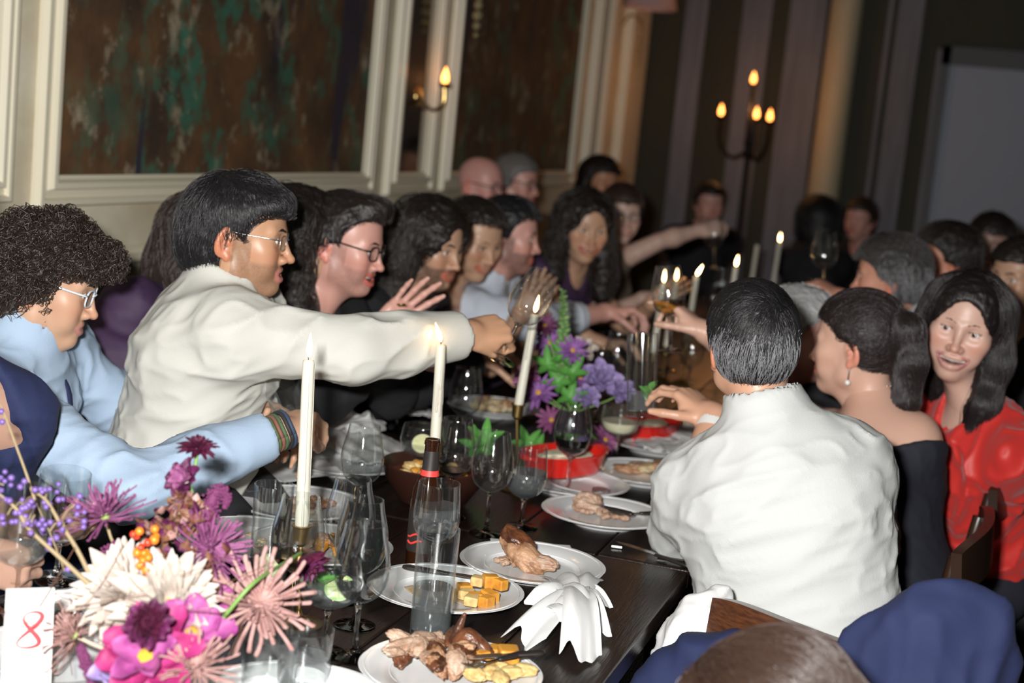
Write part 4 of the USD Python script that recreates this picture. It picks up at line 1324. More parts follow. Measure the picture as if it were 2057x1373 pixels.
def cutlery(name, a, b, lab, R_=None, kind='knife'):
    """a: tip of the blade or tines; b: end of the handle (world points)."""
    a, b = np.asarray(a), np.asarray(b)
    t = thing(name, lab, name, b)
    d = a - b; L = np.linalg.norm(d); y = d / L; x = unit(np.cross(y, (0, 0, 1))); z = np.cross(x, y); M = np.stack([x, y, z], 1)
    part(t, 'handle', moved(tube([(0, 0, 0), (0, L * .06, 0), (0, L * .25, 0), (0, L * .46, 0)], [.005, .0085, .0075, .005], 10, 12, flat=.6), R=M), HANDLE, True)
    if kind == 'knife':
        part(t, 'blade', moved(prism([(-.006, L * .45), (.006, L * .45), (.009, L * .6), (.009, L * .85), (0, L), (-.006, L * .95)], .0014), R=M), STEEL)
    else:
        part(t, 'neck', moved(tube([(0, L * .45, 0), (0, L * .6, 0), (0, L * .72, .002)], [.004, .003, .008], 8, 10, flat=.4), R=M), STEEL, True)
        for k in range(4):
            part(t, 'tine', moved(tube([((k - 1.5) * .0045, L * .70, .002), ((k - 1.5) * .005, L * .86, -.001), ((k - 1.5) * .005, L, .004)], .0011, 6), R=M), STEEL, True)
    return t


cutlery('knife', pA + (.02, .0, .042), W(1094, 1312, pix(pA)[2] + .02), 'black-handled knife with its handle up on the front plate')
cutlery('fork', pA + (.03, -.03, .040), W(1058, 1312, pix(pA)[2] + .02), 'black-handled fork beside the knife on the front plate', kind='fork')
# squash plate
pB = tp(893, 1205); plate(pB, 'white plate with squash cubes behind the tall water glass')
for i in range(9):
    x, y = (.045, .065, .085, .055, .075, .095, .065, .035, .09)[i], (-.02, -.03, -.01, .01, .02, .015, -.045, .0, -.04)[i]
    food('squash_cube', 'roasted squash cube on the plate behind the water glass', 'food', pB + (x, y, .024 + (.018 if i in (4, 5, 3) else 0)), [('chunk', moved(cube(80 + i, .024), R=rot((0, 0, 1), 31 * i)), SQUASH if i % 3 else POT)], 'squash behind the water glass')
food('sauce_smear', 'brown sauce smear on the squash plate', 'sauce', pB + (-.01, .0, .0085), [('smear', lump(3, (.055, .04, .002), .5), SAUCE)])
cutlery('knife', pB + (.075, .055, .034), pB + (-.10, .045, .03), 'dark knife across the squash plate')
# chicken plate
pC = tp(1068, 1152); plate(pC, 'white plate with a roast chicken piece beside the crumpled napkin')
ck = [('breast', moved(lump(11, (.055, .028, .024), .30, 1.6, 4), (-.02, .002, .032), rot((0, 0, 1), -20) @ rot((0, 1, 0), 25)), MEAT),
      ('crisp_skin', moved(lump(12, (.046, .026, .022), .3, 2.0, 4), (-.034, .012, .046), rot((0, 0, 1), -20) @ rot((0, 1, 0), 32)), CHAR), ('thigh', moved(lump(14, (.040, .020, .016), .3, 2, 4), (.015, -.006, .026), rot((0, 0, 1), -15)), PALE)]
food('chicken_piece', 'roast chicken breast with dark skin on the plate by the napkin', 'food', pC, ck + scatter(8, 12, .03, .016, lambda s: lump(s, (.008, .006, .005)), 'crumb', PALE, (-.04, -.015)))
# right-hand plates
pD = tp(1213, 1048); plate(pD, 'white plate with chicken scraps and crossed cutlery by the white sleeve')
food('chicken_scraps', 'pale chicken scraps on the plate by the white sleeve', 'food', pD, [('scrap', moved(lump(20, (.035, .022, .024), .35, 2, 4), (-.045, .02, .03)), PALE)] + scatter(9, 22, .06, .014, lambda s: lump(s, (.010, .007, .006)), 'scrap', PALE, (-.0, .01), .6))
cutlery('knife', pD + (-.08, .02, .034), pD + (.07, -.035, .036), 'dark-handled knife across the plate by the white sleeve')
cutlery('fork', pD + (.02, -.05, .034), pD + (.13, .03, .034), 'fork at the right rim of the plate by the sleeve', kind='fork')
pE = tp(1292, 965); plate(pE, 'white plate with roast meat touching the white sleeve')
food('meat_slices', 'browned meat slices on the plate behind the sleeve', 'food', pE, [('slice', moved(lump(30 + i, (.040, .024, .012), .35, 2, 3), (.025 * (i - 1.5), .015 * (i % 2), .022 + .006 * i), rot((0, 0, 1), 30 * i)), (MEAT, PALE, SAUCE, MEAT)[i]) for i in range(4)])
# left-hand plates
pF = tp(600, 1030); plate(pF, 'white plate with chicken scraps behind the tall front candle')
food('chicken_scraps', 'chicken scraps and crusts on the plate behind the candle', 'food', pF, scatter(10, 22, .05, .016, lambda s: lump(s, (.013, .009, .008), .4), 'scrap', PALE, (.02, .0)) + scatter(11, 8, .04, .022, lambda s: lump(s, (.012, .010, .007), .4), 'crust', MEAT, (.035, .01)))
cutlery('fork', pF + (-.08, -.03, .036), pF + (-.23, .02, .022), 'fork reaching over the left rim of the plate behind the candle', kind='fork')
pG = tp(497, 1100); plate(pG, 'white plate nearest the blue sleeve, left of the candle')
food('chicken_leftovers', 'small leftovers on the plate nearest the blue sleeve', 'food', pG, scatter(12, 8, .05, .014, lambda s: lump(s, (.012, .008, .007), .4), 'scrap', SAUCE, (.03, 0)))
pH = tp(640, 1115); plate(pH, 'white plate with roast squash seen behind the candle socket')
food('roast_squash', 'roast squash pieces on the plate behind the candle socket', 'food', pH, scatter(13, 9, .045, .024, lambda s: cube(s, .024), 'chunk', SQUASH, (.03, .0)) + scatter(14, 6, .03, .032, lambda s: lump(s, (.016, .010, .009)), 'crust', MEAT, (.03, .0)))
pI = tp(690, 945); plate(pI, 'white plate under the folded white napkins')
# dish of leftovers and far plates
pJ = tp(992, 830); plate(pJ, 'white plate under the dish of leftovers')
food('leftovers', 'brown leftovers heaped on the far left plate', 'food', pJ, scatter(15, 20, .07, .022, lambda s: lump(s, (.018, .012, .010), .4), 'scrap', SAUCE) + scatter(16, 8, .06, .030, lambda s: lump(s, (.014, .010, .009), .4), 'scrap', MEAT))
for i, (x, y) in enumerate(((1145, 985), (1320, 905), (1345, 880))):
    plate(tp(x, y), ('white plate under the front red baking dish', 'white plate beside the second red dish', 'white plate behind the sleeve near the wrist watch')[i])
plate(tp(1180, 985) + (0, 0, .001), 'small white plate at the right of the red baking dish', .10)


def red_dish(at, lab, L, w, ang):
    t = thing('baking_dish', lab, 'baking dish', at, rot((0, 0, 1), ang))
    a = np.linspace(0, 2 * np.pi, 48, endpoint=False)
    def ring(k, z, dz=0):
        c, s = np.cos(a), np.sin(a)
        return np.stack([L / 2 * k * np.sign(c) * np.abs(c) ** .8, w / 2 * k * np.sign(s) * np.abs(s) ** .8, np.full(48, z)], 1)
    rings = [ring(.01, 0), ring(.80, 0), ring(.86, .006), ring(.97, .045), ring(1.03, .05), ring(1.03, .053), ring(.96, .052), ring(.84, .010), ring(.01, .010)]
    v = np.vstack(rings); f = []
    j = np.arange(48); k2 = (j + 1) % 48
    for i in range(len(rings) - 1):
        f += [np.stack([i * 48 + j, i * 48 + k2, (i + 1) * 48 + k2], 1), np.stack([i * 48 + j, (i + 1) * 48 + k2, (i + 1) * 48 + j], 1)]
    part(t, 'dish', trimesh.Trimesh(v, np.vstack(f), process=False), RED, 40)
    for e in (-1, 1):
        part(t, 'handle', tube([(e * L * .48, -.025, .046), (e * L * .56, -.015, .048), (e * L * .56, .015, .048), (e * L * .48, .025, .046)], .007, 8, 14), RED, True)
    return t


r1 = tp(1128, 968) + (0, 0, .024); red_dish(r1, 'red oval baking dish with white gratin behind the water goblet', .24, .145, 62)
food('gratin', 'white gratin in the front red dish', 'food', r1, [('gratin', moved(lump(40, (.045, .085, .016), .3, 2.4, 4), (0, 0, .036), rot((0, 0, 1), -28)), mat('gratin', (.78, .70, .52), .5, vary=((.62, .42, .18), 22, (1, 1, 1), (.55, .75))))])
r2 = tp(1303, 882) + (0, 0, .001); red_dish(r2, 'second red baking dish below the raised highball', .22, .14, 70)
food('gratin', 'white gratin in the second red dish', 'food', r2, [('gratin', moved(lump(41, (.045, .08, .016), .3, 2.4, 4), (0, 0, .036), rot((0, 0, 1), -20)), mat('gratin'))])
# brown bowl with stew
bw = tp(868, 1010)
t = thing('clay_bowl', 'wide dark brown clay bowl between candle and bottle', 'bowl', bw)
part(t, 'bowl', lathe([(0, 0), (.06, 0), (.075, .006), (.108, .055), (.118, .086), (.116, .089), (.112, .086), (.100, .055), (.07, .012), (0, .010)], 48), BROWN, 40)
food('stew', 'roast vegetables in red sauce in the brown bowl', 'food', bw, [('sauce', moved(lathe([(0, .058), (.098, .058), (.10, .064), (0, .066)], 36)), mat('red_sauce', (.16, .04, .015), .3))] + scatter(21, 16, .075, .068, lambda s: lump(s, (.016, .012, .009), .35), 'vegetable', POT) + scatter(22, 9, .07, .07, lambda s: lump(s, (.013, .011, .008), .35), 'vegetable', SQUASH))

# beer bottle
bb = tp(846, 1140)
t = thing('beer_bottle', 'dark brown beer bottle with black label and red band', 'bottle', bb)
BOT = mat('brown_bottle_glass', (.030, .010, .004), .06, transmission_weight=.25, ior=1.5)
part(t, 'bottle', lathe([(0, 0), (.028, 0), (.031, .004), (.031, .125), (.028, .150), (.0175, .178), (.0145, .195), (.0132, .228), (.0132, .236), (.0148, .237), (.0148, .243), (.0135, .2445), (.0138, .2475), (.0100, .2475), (.0095, .22), (0, .21)], 36), BOT, 40)
part(t, 'label', lathe([(.0312, .035), (.0317, .036), (.0317, .112), (.0312, .113)], 36), mat('black_label', (.02, .016, .015), .5))
part(t, 'neck_label', lathe([(.0176, .1795), (.0150, .195), (.0138, .226), (.0134, .226)], 36), mat('black_label'))
part(t, 'red_band', lathe([(.0181, .179), (.0163, .1895), (.0159, .1895)], 36), mat('red_print', (.70, .05, .04), .5))
for k in range(7):
    a = np.linspace(-.9, .9, 24)
    if k < 2:
        p_ = np.array([(.0320 * np.sin(q - .2), -.0320 * np.cos(q - .2), .055 + .012 * k + .004 * np.sin(q * 5 + k)) for q in a[4:18]])
        part(t, 'red_script', tube(p_, .0022, 6), mat('red_print'), True)

# napkins
def crumple(P0, R, seed, lx, ly, amp, lab, n=46, hgt=.03):
    """A cloth thrown down: a sheet pushed into ridges."""
    u = np.linspace(-1, 1, n); X, Y = np.meshgrid(u, u, indexing='ij')
    q = np.stack([X * 1.6 + seed, Y * 1.6, 0 * X], -1)
    w1, w2 = meshkit.fbm(q, 3, seed), meshkit.fbm(q + 9, 3, seed + 3)
    edge = 1 - .25 * np.abs(X * Y)
    px = lx * (X * edge + .55 * (w1 - .5)); py = ly * (Y * edge + .55 * (w2 - .5))
    rid = (1 - np.abs(2 * meshkit.noise(np.stack([X * 2.2 + seed, Y * 1.1 + X, 0 * X], -1), seed + 1) - 1)) ** 2
    pz = amp * rid + hgt * np.exp(-(X ** 2 + Y ** 2) * 1.6) + .3 * amp * meshkit.noise(q * 3, seed + 7) + .004
    m = relax(sheet(np.stack([px, py, pz], -1), .0025), 2)
    return moved(m, P0, R)


def pleat(a, b, w0, w1, n, amp, seed, arch=.02, side=None):
    """A fan of cloth folds from a to b."""
    q = np.random.default_rng(seed)
    a, b = np.asarray(a, float), np.asarray(b, float)
    s = unit(np.cross(b - a, (0, 0, 1))) if side is None else unit(side)
    nu, nv = 26, 12 * n + 1
    u = np.linspace(0, 1, nu)[:, None]; v = np.linspace(-1, 1, nv)[None]
    ph = q.uniform(0, 6.28)
    w = w0 + (w1 - w0) * u ** .8
    mid = a + (b - a) * u[..., None] + np.array([0, 0, 1]) * (arch * np.sin(np.pi * u) ** 1)[..., None]
    warp = v + .16 * np.sin(3 * v + ph + 2.5 * u)
    tri_ = np.abs(((warp * n + ph) % 2) - 1) * 2 - 1
    ends = 1 + .10 * np.sin(v * 4 + ph) + .06 * np.sin(9 * v)
    P_ = mid * 1.0 + (w * v)[..., None] * s + ((.35 + .65 * u) * amp * (.75 * tri_ + .25 * np.sin(warp * n * 3.1)))[..., None] * np.array([0, 0, 1.])
    P_ = P_ + (b - a) * ((ends - 1) * u)[..., None]
    P_[..., 2] += .10 * amp * meshkit.noise(P_ * 130, seed)
    P_[..., 2] = np.maximum(P_[..., 2], TZ + .002)
    return relax(sheet(P_, .0018), 1)


zz = lambda x, y, z: T(x, y, TZ + z)
t = thing('napkin', 'crumpled white linen napkin at the plate edge, spilling toward the camera', 'napkin', tp(1135, 1262))
nap = [((1150, 1195, .050), (1050, 1288, .012), .026, .034, 1, .014, 1, .010), ((1160, 1185, .055), (1168, 1320, .012), .024, .036, 1, .016, 2, .026), ((1165, 1180, .05), (1205, 1232, .016), .030, .044, 2, .012, 3, .010),
       ((1155, 1175, .056), (1188, 1268, .020), .024, .036, 1, .016, 4, .020), ((1140, 1180, .05), (1085, 1228, .026), .024, .032, 1, .014, 5, .014), ((1150, 1200, .050), (1118, 1158, .030), .022, .034, 1, .014, 6, .012), ((1160, 1190, .052), (1178, 1158, .034), .024, .032, 1, .014, 7, .010),
       ((1135, 1235, .040), (1175, 1190, .05), .030, .026, 1, .012, 8, .012), ((1120, 1220, .040), (1155, 1255, .034), .028, .030, 1, .012, 9, .012)]
part(t, 'cloth', join(*[pleat(zz(*a), zz(*b), w0, w1, n, am, sd, ar) for a, b, w0, w1, n, am, sd, ar in nap]), NAPK, True, world=True)
for q, (x, y, a, lx, ly, lab) in enumerate(((735, 922, 35, .10, .19, 'folded white napkins lying on the plate before the black sweater'), (705, 890, 10, .08, .12, 'white napkin peaked up behind the folded ones'), (522, 958, -25, .13, .20, 'white napkin under the bracelets and blue cuff'), (1335, 905, 20, .09, .10, 'white napkin bunched behind the white sleeve'), (1350, 880, 60, .07, .10, 'white napkin near the second red dish'), (835, 840, 20, .05, .06, 'small white napkin behind the amber goblet'))):
    t = thing('napkin', lab, 'napkin', tp(x, y) + (0, 0, .022 if q < 2 else .004))
    part(t, 'cloth', crumple(np.zeros(3), rot((0, 0, 1), a), 11 + q, lx, ly, .012 if q != 1 else .026, '', 44, .010 if q != 1 else .040), NAPK, True)
for (x, y, a, lab) in ((1035, 1096, 20, 'white menu card under the chicken plate'), (1100, 1103, 24, 'white card right of the menu card')):
    solo('menu_card', rbox((.10, .06, .0012), .0005, tp(x, y) + (0, 0, .001), rot((0, 0, 1), a)), mat('white_card', (.62, .62, .60), .6), lab, 'card')

# crystal salt, place-setting rests
t = thing('salt_dish', 'small cut-glass salt dish by the scraps plate', 'salt dish', tp(1206, 1005))
part(t, 'dish', lathe([(0, 0), (.02, 0), (.024, .006), (.022, .026), (.020, .026), (.019, .008), (0, .007)], 12), STEM, False)
part(t, 'salt', lathe([(0, .008), (.0185, .009), (.017, .015), (0, .020)], 12), mat('salt', (.8, .8, .8), .6), True)
cutlery('knife', tp(1236, 1100) + (0, 0, .012), tp(1385, 1144) + (0, 0, .006), 'dark knife lying by the table edge near the sleeve')
for (x, y, lab) in ((1238, 1104, 'left steel knife rest near the table edge'), (1330, 1125, 'right steel knife rest near the table edge')):
    solo('knife_rest', tube([tp(x, y) + (-.01, 0, .004), tp(x, y) + (.01, .004, .004)], .004, 8), STEEL, lab, 'knife rest')

# table number
cd = W(56, 1352, 2.0)
cb = np.array([cd[0], cd[1], TZ])
f_ = unit(np.array([EYE[0] - cb[0] + .25, EYE[1] - cb[1], 0])); s_ = np.cross((0, 0, 1), f_)
t = thing('table_number_card', 'white folded table card with a red numeral 8', 'table card', cb)
ch = .165; bk = np.array([s_, (0, 0, 1), f_]).T
part(t, 'card', moved(join(moved(rbox((.062, ch, .0012), .0004, (0, ch / 2, 0)), R=rot((1, 0, 0), -8)), moved(rbox((.062, ch, .0012), .0004, (0, ch / 2, 0)), (0, 0, -.046), rot((1, 0, 0), 8))), R=bk), mat('white_card'))
def eight(h):
    a = np.linspace(0, 2 * np.pi, 81)
    y = .5 + .5 * np.cos(a); x = .27 * np.sin(2 * a) * (1 - .14 * np.cos(a)) * np.where(np.abs(np.sin(2 * a)) > 0, 1, 1) + .16 * (y - .5)
    m = tube(np.stack([x * h, y * h, 0 * a], 1), h * (.022 + .045 * np.abs(np.sin(a + .5)) ** 2), 8)
    m.vertices = m.vertices * (1, 1, .12)
    return m
part(t, 'numeral', moved(moved(eight(.048), (.002, ch - .080, .0012)), R=bk @ rot((1, 0, 0), -8)), mat('red_ink', (.55, .03, .04), .6), label='red numeral 8')
# ------------------------------------------------------------------ the guests
h_r = np.array([np.cos(YAW), np.sin(YAW), 0]); h_d = np.array([-np.sin(YAW), np.cos(YAW), 0])


def FD(a, pitch=0):
    """A horizontal direction: 0 to the camera, 90 to its right, 180 away; tipped by pitch."""
    a = np.radians(a); p = np.radians(pitch)
    return np.append((h_r * np.sin(a) - h_d * np.cos(a))[:2] * np.cos(p), np.sin(p))


def whorl(c=(0, -.035, .11), down=1.0, side=0.0):
    def f(p):
        d = p - np.asarray(c)
        d = d / np.maximum(np.linalg.norm(d, axis=1, keepdims=True), 1e-6)
        return d * .9 + np.array([side, 0, -down]) * np.clip((.125 - p[:, 2:3]) / .08, .05, 1)
    return f


def hairdo(b, style, col, n=1500, width=.0010, vol=.014, length=.11, lift=(.001, .006), front=.055, side=-.02, nape=-.075, curl=0, turns=3, seed=1, extra=None, amp=.004, freq=45, flow=None, roots=None, jitter=.18, grey=0, step=.010, wild=.03):
    nm = f'{style}_hair'
    solid = mat(nm + '_mass', tuple(c * .7 for c in col), .5, bump=(160, .5, (1, 1, .25)))
    hb = hair_solid(b['sp'], .0045 if b['near'] else .006, vol, front, side, nape, extra, style.startswith('long') or style.startswith('wavy_dark'))
    h = put_hair(b, hb, solid, amp, freq, seed)
    if n:
        rt_ = roots or (lambda v, nn: (v[:, 2] > -.10) & ((nn[:, 2] > -.3)))
        for k, (m_, c, rr) in enumerate(((n, col, 1), (int(n * grey), (.20, .20, .21), 2))):
            if m_:
                rk = rt_ if k == 0 else (lambda v, nn: rt_(v, nn) & (v[:, 2] < .045))
                st = strands(hb, b['hw'], rk, flow or whorl(), m_, length, step, lift, seed + k, jitter, curl, turns, 1.0, front - .015, wild)
                curves(h, 'strand', st, [width * rr ** .3], hair_mat(nm if k == 0 else nm + '_grey', c), label='grey strands' if k else None)
    return hb


def long_extra(lw=.10, back=-.05, zlow=-.26, front=.03, r0=.05, r1=.035):
    def f(b):
        for e in (-1, 1):
            b.chain([(e * .062, -.01, .05), (e * .085, front * .5 - .01, -.06), (e * lw, front, -.16), (e * lw, front + .01, zlow)], [.04, .036, r1 * 1.1, r1], k=.03)
        b.chain([(0, -.06, .04), (0, -.09, -.06), (0, back - .05, -.16), (0, back - .05, zlow)], [.06, r0 * 1.1, r0, r1], k=.04)
    return f


down = lambda p: np.tile([0, -.05, -1.0], (len(p), 1))
DARK, BRN, BLK = (.016, .011, .009), (.040, .022, .014), (.010, .009, .010)
SK_L, SK_M, SK_T, SK_P = (.62, .39, .29), (.52, .31, .205), (.47, .26, .155), (.62, .33, .27)
WHITE_S = mat('white_shirt_cloth', (.53, .54, .53), .8, bump=(420, .15, (1, 1, 1)))
CREAM_S = mat('cream_shirt_cloth', (.52, .515, .47), .85, bump=(420, .15, (1, 1, 1)))
BLUE_S = mat('light_blue_shirt_cloth', (.33, .43, .56), .8, bump=(420, .15, (1, 1, 1)))
NAVY = mat('navy_cloth', (.010, .017, .066), .85, bump=(500, .2, (1, 1, 1)))
NAVY_D = mat('dark_navy_dress_cloth', (.010, .011, .020), .8)
BLACK_K = mat('black_knit', (.008, .008, .009), .9, bump=(300, .2, (1, 1, 1)))
SUIT = mat('dark_suit_cloth', (.011, .011, .014), .85)
REDSAT = mat('red_satin', (.58, .030, .024), .48, specular_ior_level=.35, sheen_weight=.2)
PURP = mat('purple_dress_cloth', (.045, .020, .060), .7)
SHOE = mat('black_shoe', (.012, .011, .010), .35)
WIRE = mat('pale_metal_rim', (.72, .74, .76), .2, metallic=.9)
CLEARF = mat('clear_plastic_rim', (.60, .66, .72), .15)
BLKF = mat('black_rim', (.008, .008, .008), .25)

# boy in the light blue shirt
b = person('person', 'curly-haired person in light blue shirt and clear glasses, leaning on the table at the left', dict(
    H=W(90, 563, 2.88), F=FD(99, -14), B=FD(88), near=2, skin=SK_M, jaw=.96, open=.15, eye=.62, iris=(.05, .03, .02), look=(0, 1, -.25), N=W(52, 690, 2.90), P=W(30, 1130, 3.0) * (1, 1, 0) + (-.12, 0, .58), browcol=DARK, lip=(.46, .20, .17),
    arms={1: dict(E=W(262, 985, 2.66), W=W(560, 868, 2.84), fwd=W(640, 815, 2.98) - W(560, 868, 2.84), back=c_u * .7 - c_d * .7 - c_r * .2, curl=(42, 48, 30), thumb=(.35, .75, -.55)),
          -1: dict(E=W(330, 905, 3.2), W=W(520, 838, 3.15), fwd=W(600, 820, 3.02) - W(520, 838, 3.15), back=c_d * .8 + c_u * .5, curl=(40, 45, 30))}))
hairdo(b, 'curly_brown', (.020, .012, .009), 2300, .0026, .012, .075, (.003, .016), .050, -.030, -.085, .0075, 2.6, 5, amp=.010, freq=38, jitter=.6,
       extra=lambda q: [q.ell((x, y, z), r, k=.02) for x, y, z, r in ((.03, .085, .060, .034), (-.03, .088, .058, .034), (0, .094, .062, .032), (.055, .06, .055, .034), (-.055, .06, .055, .034), (.075, -.04, .0, .034), (-.075, -.04, .0, .034), (.06, .0, .10, .03), (-.06, 0, .10, .03))])
garment(b, 'shirt', BLUE_S, .013, 1.0, 'collar', amp=.010, freq=14, seed=4, stretch=squash((.5, .6, .5), .40), cuff=.88, h=.006)
cl = b['N']
glasses(b, CLEARF, .0225, .0165, .0018, .9, label='clear plastic spectacles')
part(b['t'], 'necktie', tube([cl + b['fw'] * .075 - b['up'] * .03, cl + b['fw'] * .11 - b['up'] * .08, cl + b['fw'] * .135 - b['up'] * .20], [.013, .016, .022], 8, 10, flat=.4), NAVY, True, world=True)
ar = b['arms'][1]; dr_ = unit(ar['W'] - ar['E'])
for k, (o_, c_) in enumerate(((-.020, (.07, .10, .03)), (-.012, (.20, .08, .06)), (-.004, (.06, .11, .05)), (.006, (.02, .02, .02)), (.013, (.03, .05, .10)))):
    a_ = np.linspace(0, 2 * np.pi, 29); xx = unit(np.cross(dr_, (0, 0, 1))); yy = np.cross(dr_, xx)
    c0 = ar['W'] + dr_ * o_
    ring = np.array([c0 + (.0335 + .002 * (k > 2)) * (np.cos(q) * xx + np.sin(q) * yy) + dr_ * .002 * np.sin(3 * q) for q in a_])
    part(b['t'], 'bracelet', tube(ring, .0042, 7), mat(f'cord_{k}', c_, .7), True, world=True)
legs(b, NAVY, SHOE)

# man in the cream shirt, reaching over the table
H3 = W(480, 470, 3.0)
b = person('person', 'dark-haired man in cream shirt and thin glasses stretching his arm across the table', dict(
    H=H3, F=FD(93, -3), B=FD(80), near=2, skin=SK_T, nose=1.12, open=.45, eye=.75, look=(0, 1, -.08), beard=.35, N=W(446, 605, 3.02), P=W(372, 935, 3.10), browcol=BLK, lip=(.45, .17, .14),
    SR=W(468, 668, 2.90), grow=1.02,
    arms={1: dict(E=W(705, 706, 2.94), W=W(935, 672, 3.12), fwd=W(1010, 660, 3.16) - W(935, 672, 3.12), back=c_u * .55 - c_d * .85, curl=(62, 82, 50), thumb=(.25, .85, -.5), tcurl=32),
          -1: dict(E=W(450, 790, 3.28), W=W(520, 828, 3.16), fwd=c_r * .8 - c_u * .6, back=c_u + c_r * .2, curl=(25, 30, 20))}))
hairdo(b, 'straight_black', BLK, 2600, .0011, .008, .095, (.002, .010), .056, -.004, -.080, seed=7, jitter=.32, amp=.004, freq=40, extra=lambda q: [q.ell((x, .066, .070), (.022, .028, .020), k=.02) for x in (-.05, -.017, .017, .05)] + [q.ell((0, -.080, -.01), (.06, .04, .07), k=.03)])
garment(b, 'shirt', CREAM_S, .016, 1.0, 'collar', amp=.010, freq=13, seed=11, stretch=squash((.6, .5, .35), .35), cuff=.90, h=.006, loose=1.0)
glasses(b, WIRE, .0215, .0150, .0009, .8, label='thin pale metal spectacles')
legs(b, SUIT, SHOE)

# man in the black sweater, clapping
b = person('person', 'smiling man in black V-neck sweater and black glasses, clapping', dict(
    H=W(690, 487, 3.66), F=FD(78, -9), B=FD(70), near=1, skin=SK_P, smile=.72, open=.66, eye=.55, beard=.30, nose=1.05, P=np.array([-1.78, 3.40, .58]), browcol=DARK, jaw=.95,
    arms={1: dict(E=W(650, 800, 3.46), W=W(784, 684, 3.46), fwd=c_r * .92 + c_u * .28 + c_d * .25, back=-c_d * .6 + c_u * .5 - c_r * .4, curl=(12, 14, 10), spread=9),
          -1: dict(E=W(790, 790, 3.84), W=W(762, 668, 3.62), fwd=c_u * .72 + c_r * .70, back=c_d * .75 - c_r * .5, curl=(8, 10, 8), spread=10, thumb=(.8, .5, -.3))}))
hairdo(b, 'short_dark', DARK, 1300, .0011, .010, .06, (.001, .006), .076, -.006, -.060, seed=9, grey=.10, flow=whorl((0, -.06, .10), .8), extra=lambda q: [q.ell((x, .055, .098), (.03, .04, .03), k=.02) for x in (-.03, .03)])
garment(b, 'sweater', BLACK_K, .014, .9, 'v', amp=.008, freq=9, seed=3)
glasses(b, BLKF, .0225, .0175, .0020, .8, label='black framed spectacles')
part(b['t'], 'ring', tube([W(806, 612, 3.50) + .009 * (np.cos(q) * c_r + np.sin(q) * c_d) for q in np.linspace(0, 6.283, 17)], .0022, 6), BRASS, True, world=True)
legs(b, SUIT, SHOE)

# women half hidden behind the reaching man
b = person('person', 'person with long brown hair mostly hidden behind the reaching man', dict(H=W(415, 500, 3.55), F=FD(70, -5), near=0, fem=1, skin=SK_M, P=np.array([-2.10, 2.95, .58])))
hairdo(b, 'long_brown', (.030, .018, .016), 700, .0016, .018, .26, (.002, .008), .055, -.06, -.10, seed=13, extra=long_extra(.085), flow=down, amp=.006)
garment(b, 'dress', PURP, .012, .5, 'v', seed=5)
legs(b, SUIT, SHOE)
b = person('person', 'dark-haired woman with glasses half hidden between the reaching man and the black sweater', dict(H=W(592, 482, 3.64), F=FD(104, -8), near=0, fem=1, skin=SK_M, P=np.array([-2.06, 3.34, .58]), eye=.7))
hairdo(b, 'wavy_dark', DARK, 700, .0016, .018, .24, (.002, .010), .050, -.05, -.10, .004, 3, 15, extra=long_extra(.08), flow=down, amp=.006)
glasses(b, BLKF, .022, .016, .0014, .8)
garment(b, 'dress', PURP, .012, 0, 'v', seed=6)
legs(b, SUIT, SHOE)

# long-haired man
b = person('person', 'long-haired bearded man in dark suit and open white collar', dict(H=W(862, 490, 4.18), F=FD(60, -10), B=FD(65), near=1, skin=SK_M, beard=.65, smile=.5, eye=.55, open=.2, nose=1.08, P=np.array([-1.76, 3.95, .58]), browcol=BLK,
    arms={1: dict(E=W(830, 770, 3.95), W=W(960, 720, 4.1), fwd=c_r + c_d * .3, back=c_u, curl=(35, 40, 30))}))
hairdo(b, 'long_dark', DARK, 1500, .0014, .020, .24, (.002, .010), .078, -.055, -.10, .003, 2.5, 17, extra=long_extra(.092, zlow=-.20, front=-.03), flow=lambda p: whorl()(p) * np.clip((p[:, 2:3] + .02) / .08, 0, 1) + np.array([0, -.12, -.8]), amp=.007, freq=30)
garment(b, 'shirt', WHITE_S, .010, .0, 'v', seed=8)
garment(b, 'suit_jacket', SUIT, .020, .95, 'v', amp=.006, freq=8, seed=9, cut=lambda g: g.chain([b['N'] + b['fw'] * .06 + b['up'] * .05, b['N'] + b['fw'] * .15 - b['up'] * .12, b['N'] + b['fw'] * .16 - b['up'] * .26], [.075, .050, .012], k=.008, op='s'))
legs(b, SUIT, SHOE)

b = person('person', 'dark-haired woman with bare shoulders smiling down, beside the long-haired man', dict(H=W(948, 478, 4.62), F=FD(48, -17), B=FD(60), near=1, fem=1, skin=SK_M, smile=.9, eye=.3, P=np.array([-1.74, 4.42, .56]),
    arms={1: dict(E=W(985, 735, 4.5), W=W(1040, 640, 4.6), fwd=c_r * .5 + c_u * .6, back=-c_d, curl=(10, 14, 10)), -1: dict(E=W(1060, 740, 4.9), W=W(1050, 640, 4.75), fwd=c_r * .3 + c_u * .8, back=c_d, curl=(10, 10, 10))}))
hairdo(b, 'updo_dark', DARK, 800, .0013, .012, .10, (.001, .006), .080, -.03, -.07, seed=19, extra=lambda q: q.ell((0, -.10, .03), .045, k=.02))
garment(b, 'dress', NAVY_D, .010, 0, None, seed=10, cut=lambda g: g.half(b['N'] - b['up'] * .13, b['up']))
legs(b, NAVY_D, SHOE)

